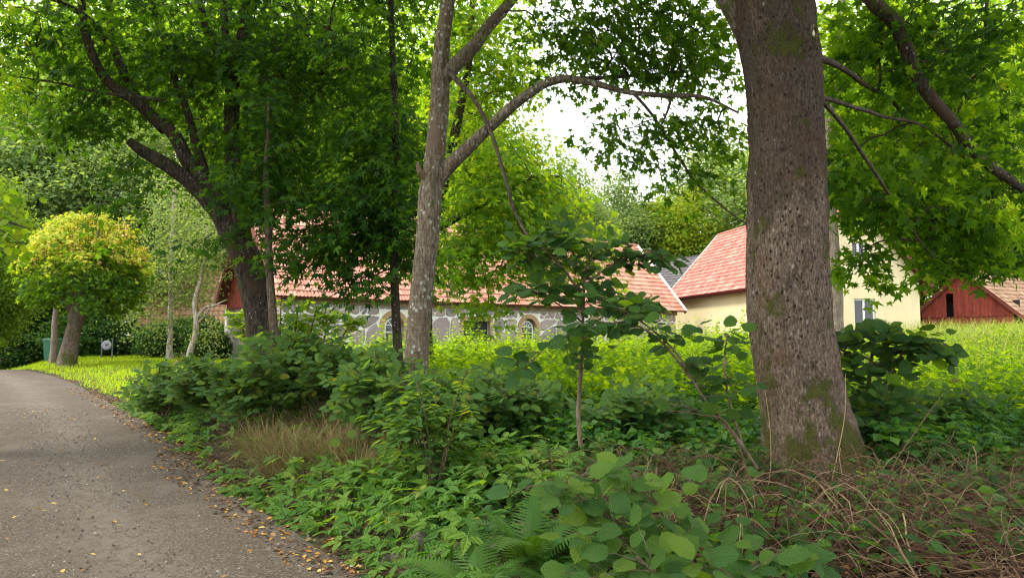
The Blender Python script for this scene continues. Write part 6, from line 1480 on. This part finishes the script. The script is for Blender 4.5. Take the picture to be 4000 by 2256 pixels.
# nettles: upright stems with leaf pairs
def nettles(rg, n, fn, xr, yr, hmin, hmax, mat, name, label, leaf=.09, pairs=6, cat='nettles'):
    x, y, z = scatter(rg, n, xr, yr, fn); n = len(x); h = rg.uniform(hmin, hmax, n) * (.50 + .65 * vnoise(np.stack([x * .6, y * .6, 0 * x], -1), 12) + .40 * vnoise(np.stack([x * 2.6, y * 2.6, 0 * x], -1), 14)); lean = rg.standard_normal((n, 2)) * .10
    base = np.stack([x, y, z - .02], 1); top = base + np.concatenate([lean * h[:, None], h[:, None]], 1)
    V1, l1, s1 = tubes(np.stack([base, (base + top) / 2 + .01 * rg.standard_normal((n, 3)), top], 1), np.tile([.005, .004, .002], (n, 1)), 3)
    f = np.linspace(.22, 1, pairs)[None, :, None]; pp = base[:, None] * (1 - f) + top[:, None] * f; a0 = rg.random((n, 1)) * 6.28 + np.arange(pairs)[None] * 1.57; L_ = Leaves(); s = leaf * (1.25 - .55 * f[..., 0]) * np.ones((n, 1))
    for k in (0, math.pi):
        a = a0 + k; d = np.stack([np.cos(a), np.sin(a), -.35 + .25 * rg.standard_normal(a.shape)], -1); nn = UP + .3 * rg.standard_normal(d.shape); L_.add(pp.reshape(-1, 3), d.reshape(-1, 3), nn.reshape(-1, 3), (s * rg.uniform(.8, 1.25, s.shape)).ravel())
    p, d, n_, s_ = L_.get(); V2, l2, s2, uv, rr = bake(TD if leaf > .0 else TO, p, frames(d, n_), s_, rg.random(len(p)))
    me = new_mesh(name, np.vstack([V1, V2]), np.concatenate([l1, l2 + len(V1)]), np.concatenate([s1, s2]), None, np.concatenate([np.full(len(V1), .2), rr])); o = link(name, me, mat); tag(o, label, cat, kind='stuff'); return o
def f_meadow(x, y):
    ed = edge_dist(x, y); inb = ((x - LC[0]) * Nn[0] + (y - LC[1]) * Nn[1]) > -.35; s_al = (x - LC[0]) * A[0] + (y - LC[1]) * A[1]
    barnm = inb & (s_al > -.3) & (s_al < BL + .3)
    hx = (x - H0[0]) * HA[0] + (y - H0[1]) * HA[1]; hy = (x - H0[0]) * HU[0] + (y - H0[1]) * HU[1]; hm = (hx > -.2) & (hx < HW + .2) & (hy > -.2)
    sx_ = (x - S0[0]) * SA[0] + (y - S0[1]) * SA[1]; sy_ = (x - S0[0]) * SU[0] + (y - S0[1]) * SU[1]; sm_ = (sx_ > -.2) & (sx_ < SW + .2) & (sy_ > -.2)
    return ~barnm & ~hm & ~sm_ & visible(x, y) & (ed > 2.5) 
rg = np.random.default_rng(92)
nettles(rg, 6500, lambda x, y: f_meadow(x, y) & (x > -.14 * y) & (x < .52 * y), (-6, 16), (10.5, 24), .42, .80, G['nettle'], 'nettles', 'bright nettles filling the clearing in front of the barn', .155, 6)
nettles(rg, 5200, lambda x, y: f_meadow(x, y) & (x > -.30 * y) & (y > 23), (-12, 26), (23, 44), .40, .72, G['nettle'], 'far_nettles', 'yellow-green nettles close to the barn and house walls', .17, 5)
nettles(rg, 3800, lambda x, y: f_meadow(x, y) & (x > .25 * y), (3, 17), (8.5, 22), .45, .80, G['nettle'], 'nettles_by_trunk', 'nettles right of the thick trunk below the tall grass', .14, 6)
nettles(rg, 5200, lambda x, y: f_meadow(x, y) & (x > -.25 * y) & ~in_dry(x, y) & ~((np.abs(x - 2.8) < .5) & (np.abs(y - 7) < .5)), (-4, 9), (6.6, 11.5), .22, .5, G['cover'], 'shade_plants', 'dark low plants in the shade under the trees', .13, 5, cat='ground cover')
nettles(rg, 420, lambda x, y: f_meadow(x, y) & (x > -.26 * y) & (x < .34 * y), (-9, 12), (15, 36), .95, 1.35, G['nettle'], 'tall_weeds', 'scattered taller sunlit weeds standing above the nettles before the barn wall', .15, 9)
# low cover under everything, bank top
x, y, z = scatter(rg, 42000, (-8, 9), (4.0, 12), lambda x, y: (edge_dist(x, y) > .7) & (~in_dry(x, y) | (rg.random(len(x)) < .3)) & visible(x, y) & ~((x > .35 + .0 * y) & (y < 6.6) & (rg.random(len(x)) < .45)) & (np.hypot(x - 2.75, y - 7) > .44))
n = len(x); a = rg.random(n) * 6.28; lv = Leaves().add(np.stack([x, y, z + .03 + .22 * rg.random(n)], 1), np.stack([np.cos(a), np.sin(a), -.2 + .2 * rg.standard_normal(n)], 1), UP + .3 * rg.standard_normal((n, 3)), .06 + .07 * rg.random(n))
o = emit(lv, None, (0, 0, 0), TO, G['cover'], rg, name='low_cover'); tag(o, 'low creeping leaves covering the top of the bank', 'ground cover', kind='stuff')
# lawn
def blades(rg, x, y, z, h, w_, mat, name, label, lean=.4, cat='grass', segs=2):
    n = len(x); a = rg.random(n) * 6.28; tilt = lean * np.abs(rg.standard_normal(n)); d = np.stack([np.cos(a) * tilt, np.sin(a) * tilt, np.ones(n)], 1); nn = np.stack([-np.cos(a), -np.sin(a), tilt], 1) + .2 * rg.standard_normal((n, 3))
    L_ = Leaves().add(np.stack([x, y, z - .01], 1), d, nn, h); T_ = T_blade(segs, w_, .45); T_[0][:, 2] *= 1; p, d, n_, s_ = L_.get(); V, l, s, uv, rr = bake(T_, p, frames(d, n_), s_, rg.random(n))
    o = link(name, new_mesh(name, V, l, s, None, rr), mat); tag(o, label, cat, kind='stuff'); return o
rg = np.random.default_rng(93)
def f_lawn(x, y): ed = edge_dist(x, y); return (ed > .0 + .35 * vnoise(np.stack([x, y, 0 * x], -1) * 1.5, 5)) & (x < -.26 * y + .3) & (-x < .75 * y) & visible(x, y)
x, y, z = scatter(rg, 130000, (-27, -4), (14, 42), f_lawn); blades(rg, x, y, z, .07 + .12 * rg.random(len(x)) ** 1.5, .06, G['lawn'], 'lawn_grass', 'bright mown grass between the road and the outbuilding')
# tall grasses at right
x, y, z = scatter(rg, 26000, (6, 34), (14, 44), lambda x, y: f_meadow(x, y) & (x > .40 * y) & (vnoise(np.stack([x, y, 0 * x], -1) * .4, 15) > .3 - .5 * sstep(y, 20, 34)))
blades(rg, x, y, z, .45 + .95 * rg.random(len(x)) ** 1.4, .011, G['tall'], 'tall_grass', 'tall pale flowering grass in front of the red shed', .16, segs=3)
x, y, z = scatter(rg, 3000, (-10, 18), (15, 44), lambda x, y: f_meadow(x, y) & (x > -.2 * y)); blades(rg, x, y, z, .8 + .5 * rg.random(len(x)), .010, G['tall'], 'meadow_grass', 'thin grass stems standing among the nettles', .14, segs=3)
# dry grass patch
def f_dry(x, y): px, py, f = project(np.stack([x, y, ground_z(x, y) + .25], 1)); e_ = ((px - 1180) / 430) ** 2 + ((py - 1660) / 175) ** 2; return (e_ < 1.0 + .5 * (rg.random(len(x)) - .5)) & (edge_dist(x, y) > .45)
rg = np.random.default_rng(94); x, y, z = scatter(rg, 190000, (-5.5, .5), (5.5, 10.5), lambda x, y: f_dry(x, y) & (vnoise(np.stack([x * 2.2, y * 2.2, 0 * x], -1), 61) + .6 * vnoise(np.stack([x * 7, y * 7, 0 * x], -1), 62) > .74)); n = min(len(x), 15000); x, y, z = x[:n], y[:n], z[:n]
blades(rg, x, y, z, (.22 + .40 * rg.random(n)) * (.6 + .8 * vnoise(np.stack([x * 3, y * 3, 0 * x], -1), 63)), .0085, G['dry'], 'dry_grass', 'patch of straw-coloured dry grass on the bank', .95, segs=4)
x, y, z = scatter(rg, 5000, (-2.2, .6), (5.2, 7.2), lambda x, y: (edge_dist(x, y) > 1.4) & (vnoise(np.stack([x, y, 0 * x], -1) * 2, 16) > .5)); blades(rg, x, y, z, .2 + .3 * rg.random(len(x)), .006, G['dry'], 'dry_tufts', 'thin dry grass tufts round the bank stones', .6, segs=4)
# dead stems tangle, bottom right
rg = np.random.default_rng(95)
x, y, z = scatter(rg, 4000, (.1, 5.2), (3.3, 6.9), lambda x, y: (edge_dist(x, y) > 1.6) & visible(x, y) & (x > .05 + .1 * (y - 4))); n = len(x); a = rg.random(n) * 6.28; ln = .2 + .7 * rg.random(n) ** 1.6
k = np.linspace(0, 1, 6)[None, :, None]; up = (.02 + .35 * rg.random(n) ** 2.0)[:, None, None]; dr = np.stack([np.cos(a), np.sin(a), 0 * a], 1)[:, None]; sd_ = np.cross(dr, UP) * (.35 * rg.standard_normal((n, 1, 1)))
path = np.stack([x, y, z + .01 + .10 * rg.random(n)], 1)[:, None] + dr * k * ln[:, None, None] + sd_ * k * k * ln[:, None, None] + UP * up * np.sin(k * 2.6) + .006 * rg.standard_normal((n, 6, 3))
V, l, s = tubes(path, np.linspace(1, .5, 6)[None] * (.0014 + .0055 * rg.random((n, 1)) ** 5), 3); o = link('dead_stems', new_mesh('dead_stems', V, l, s, None, np.repeat(rg.random(n) ** 1.3 * .97, 18)), G['straw']); tag(o, 'tangle of dead brown stems and twigs below the thick trunk', 'brushwood', kind='stuff')
# some tall bent straws in front of the trunk
straws = [[(2935, 2060), (3000, 1900), (3010, 1700), (2985, 1500)], [(3225, 1940), (3270, 1780), (3300, 1620), (3303, 1460)], [(3090, 2200), (3110, 1980), (3080, 1830), (3060, 1700)], [(3380, 2256), (3300, 2080), (3240, 1900), (3100, 1790)], [(3660, 2250), (3700, 2080), (3790, 1960), (3930, 1900)], [(3000, 1850), (2860, 1680), (2740, 1620), (2600, 1600)],
          [(3420, 1980), (3500, 1800), (3600, 1650), (3680, 1540)], [(3900, 2240), (3905, 2100), (3900, 1980), (3898, 1950)], [(2990, 2240), (3040, 2080), (3050, 1900), (3150, 1800)], [(3560, 2250), (3440, 2150), (3330, 2060), (3260, 2050)], [(2760, 2060), (2680, 1940), (2610, 1820), (2600, 1800)]]
for k, st_ in enumerate(straws):
    Yq = 5.9 if k in (0, 1, 2, 6) else 4.9; pts = [P(a, b_, Yq + .12 * j) for j, (a, b_) in enumerate(st_)]; g0 = gz(pts[0][0], Yq); pts[0][2] = g0 - .02
    pth = catmull(pts, 14); V, l, s = tubes(pth[None], np.linspace(.0055, .0022, 14)[None], 5); o = link('dead_stalk', new_mesh('dead_stalk', V - pth[0], l, s, None, np.full(len(V), .9), smooth=True), G['straw']); o.location = tuple(pth[0])
    tag(o, ['tall pale stalk against the left side of the thick trunk', 'long pale stalk curving up the right side of the thick trunk', 'thin stalk rising before the middle of the thick trunk', 'stalk leaning left from the bottom edge under the trunk', 'stalk bending right at the lower right corner', 'long stalk arching left over the shade plants', 'straight stalk leaning right beside the trunk foot',
            'short upright dark stub of stalk near the right edge', 'bent stalk at the bottom edge below the trunk', 'nearly flat stalk low right of the trunk', 'pale stalk lying beside the nearest hazel'][k], 'stalk', 'dead stalks round the thick trunk')
# fallen branches
for k, (pp_, r0, lab) in enumerate(((((3360, 1760), (3440, 1860), (3560, 1880), (3620, 1840)), .022, 'dark fallen branch at the right foot of the thick trunk'), (((3200, 1950), (3330, 1930), (3450, 1880), (3600, 1830)), .020, 'pale fallen branch lying across the trunk foot'), (((3420, 2010), (3460, 1960), (3520, 1900), (3560, 1850)), .013, 'thin fallen branch crossing the pale one'))):
    pts = []
    for j, (a, b_) in enumerate(pp_):
        q = P(a, b_, 6.1); Yq = 6.1; q[2] = gz(q[0], Yq) + .06 + .05 * (j % 2) + .04 * k; pts.append(q)
    pth = catmull(pts, 18); V, l, s = tubes(pth[None], np.linspace(r0, r0 * .5, 18)[None] * (1 + .15 * np.random.default_rng(k).standard_normal((1, 18))), 8); o = link('fallen_branch', new_mesh('fallen_branch', V - pth[0], l, s, smooth=True), B['stem' if k else 'dark']); o.location = tuple(pth[0]); tag(o, lab, 'branch', 'fallen branches at the trunk foot')
# litter
def flat_leaves(rg, x, y, z, sz, mat, name, label, tm=TO, lift=.01):
    n = len(x); a = rg.random(n) * 6.28; lv = Leaves().add(np.stack([x, y, z + lift], 1), np.stack([np.cos(a), np.sin(a), .12 * rg.standard_normal(n)], 1), UP + .3 * rg.standard_normal((n, 3)), sz); o = emit(lv, None, (0, 0, 0), tm, mat, rg, name=name); tag(o, label, 'fallen leaves', kind='stuff'); return o
rg = np.random.default_rng(96)
x, y, z = scatter(rg, 30000, (-1.5, 6), (3.2, 8.5), lambda x, y: (edge_dist(x, y) > 1.2) & visible(x, y)); flat_leaves(rg, x, y, z, .04 + .05 * rg.random(len(x)), G['litter'], 'leaf_litter', 'brown leaf litter on the ground below the thick trunk')
x, y, z = scatter(rg, 90000, (-13, 2.5), (3.5, 20), lambda x, y: (np.abs(edge_dist(x, y) + .08) < .12 + .34 * vnoise(np.stack([x, y, 0 * x], -1) * 1.7, 18)) & (rg.random(len(x)) < .8)); z = z + .01
m_ = rg.random(len(x)) < np.interp(y, [3, 8, 14, 20], [1, .8, .5, .25]); x, y, z = x[m_], y[m_], z[m_]; k = rg.random(len(x)) < .42
flat_leaves(rg, x[k], y[k], z[k], .028 + .03 * rg.random(k.sum()), G['fallen'], 'verge_leaves', 'orange and yellow leaves gathered along the road edge'); flat_leaves(rg, x[~k], y[~k], z[~k], .03 + .03 * rg.random((~k).sum()), G['litter'], 'verge_litter', 'dark brown litter along the road edge')
x, y, z = scatter(rg, 900, (-12, 2), (3.5, 16), lambda x, y: (edge_dist(x, y) < -.2) & (edge_dist(x, y) > -4.4)); flat_leaves(rg, x, y, z, .028 + .025 * rg.random(len(x)), G['fallen'], 'road_leaves', 'scattered small yellow leaves on the gravel road', lift=.035)
# gravel stones
oct_ = (np.array([(1, 0, 0), (0, 1, 0), (-1, 0, 0), (0, -1, 0), (0, 0, .6), (0, 0, -.6)], float), [(0, 1, 4), (1, 2, 4), (2, 3, 4), (3, 0, 4), (1, 0, 5), (2, 1, 5), (3, 2, 5), (0, 3, 5)])
x, y, z = scatter(rg, 42000, (-12, 2.5), (3.8, 15), lambda x, y: (edge_dist(x, y) < .05) & (edge_dist(x, y) > -4.5) & visible(x, y)); n = len(x)
ed = edge_dist(x, y); pf = np.interp(-ed, np.linspace(0, 4.6, 30), .03 * np.sin(np.linspace(0, 1, 30) * math.pi)); R = frames(rand_unit(rg, n), rand_unit(rg, n)); sz_ = .004 + .010 * rg.random(n) ** 3
V, l, s, uv, rr = bake(oct_, np.stack([x, y, z + pf + .002], 1), R, sz_, rg.random(n))
m, t, out = nodes('gravel_stone'); at = N(t, 'ShaderNodeAttribute', attribute_name='rnd'); c = ramp(t, at.outputs['Fac'], [(0, (.07, .056, .046)), (.5, (.13, .108, .09)), (.9, (.23, .20, .17)), (1, (.40, .37, .33))]); principled(t, out, c, .85, None, .25)
o = link('gravel', new_mesh('gravel', V, l, s, None, rr), m, kind='stuff'); o['label'] = 'loose grey gravel on the road surface'; o['category'] = 'gravel'
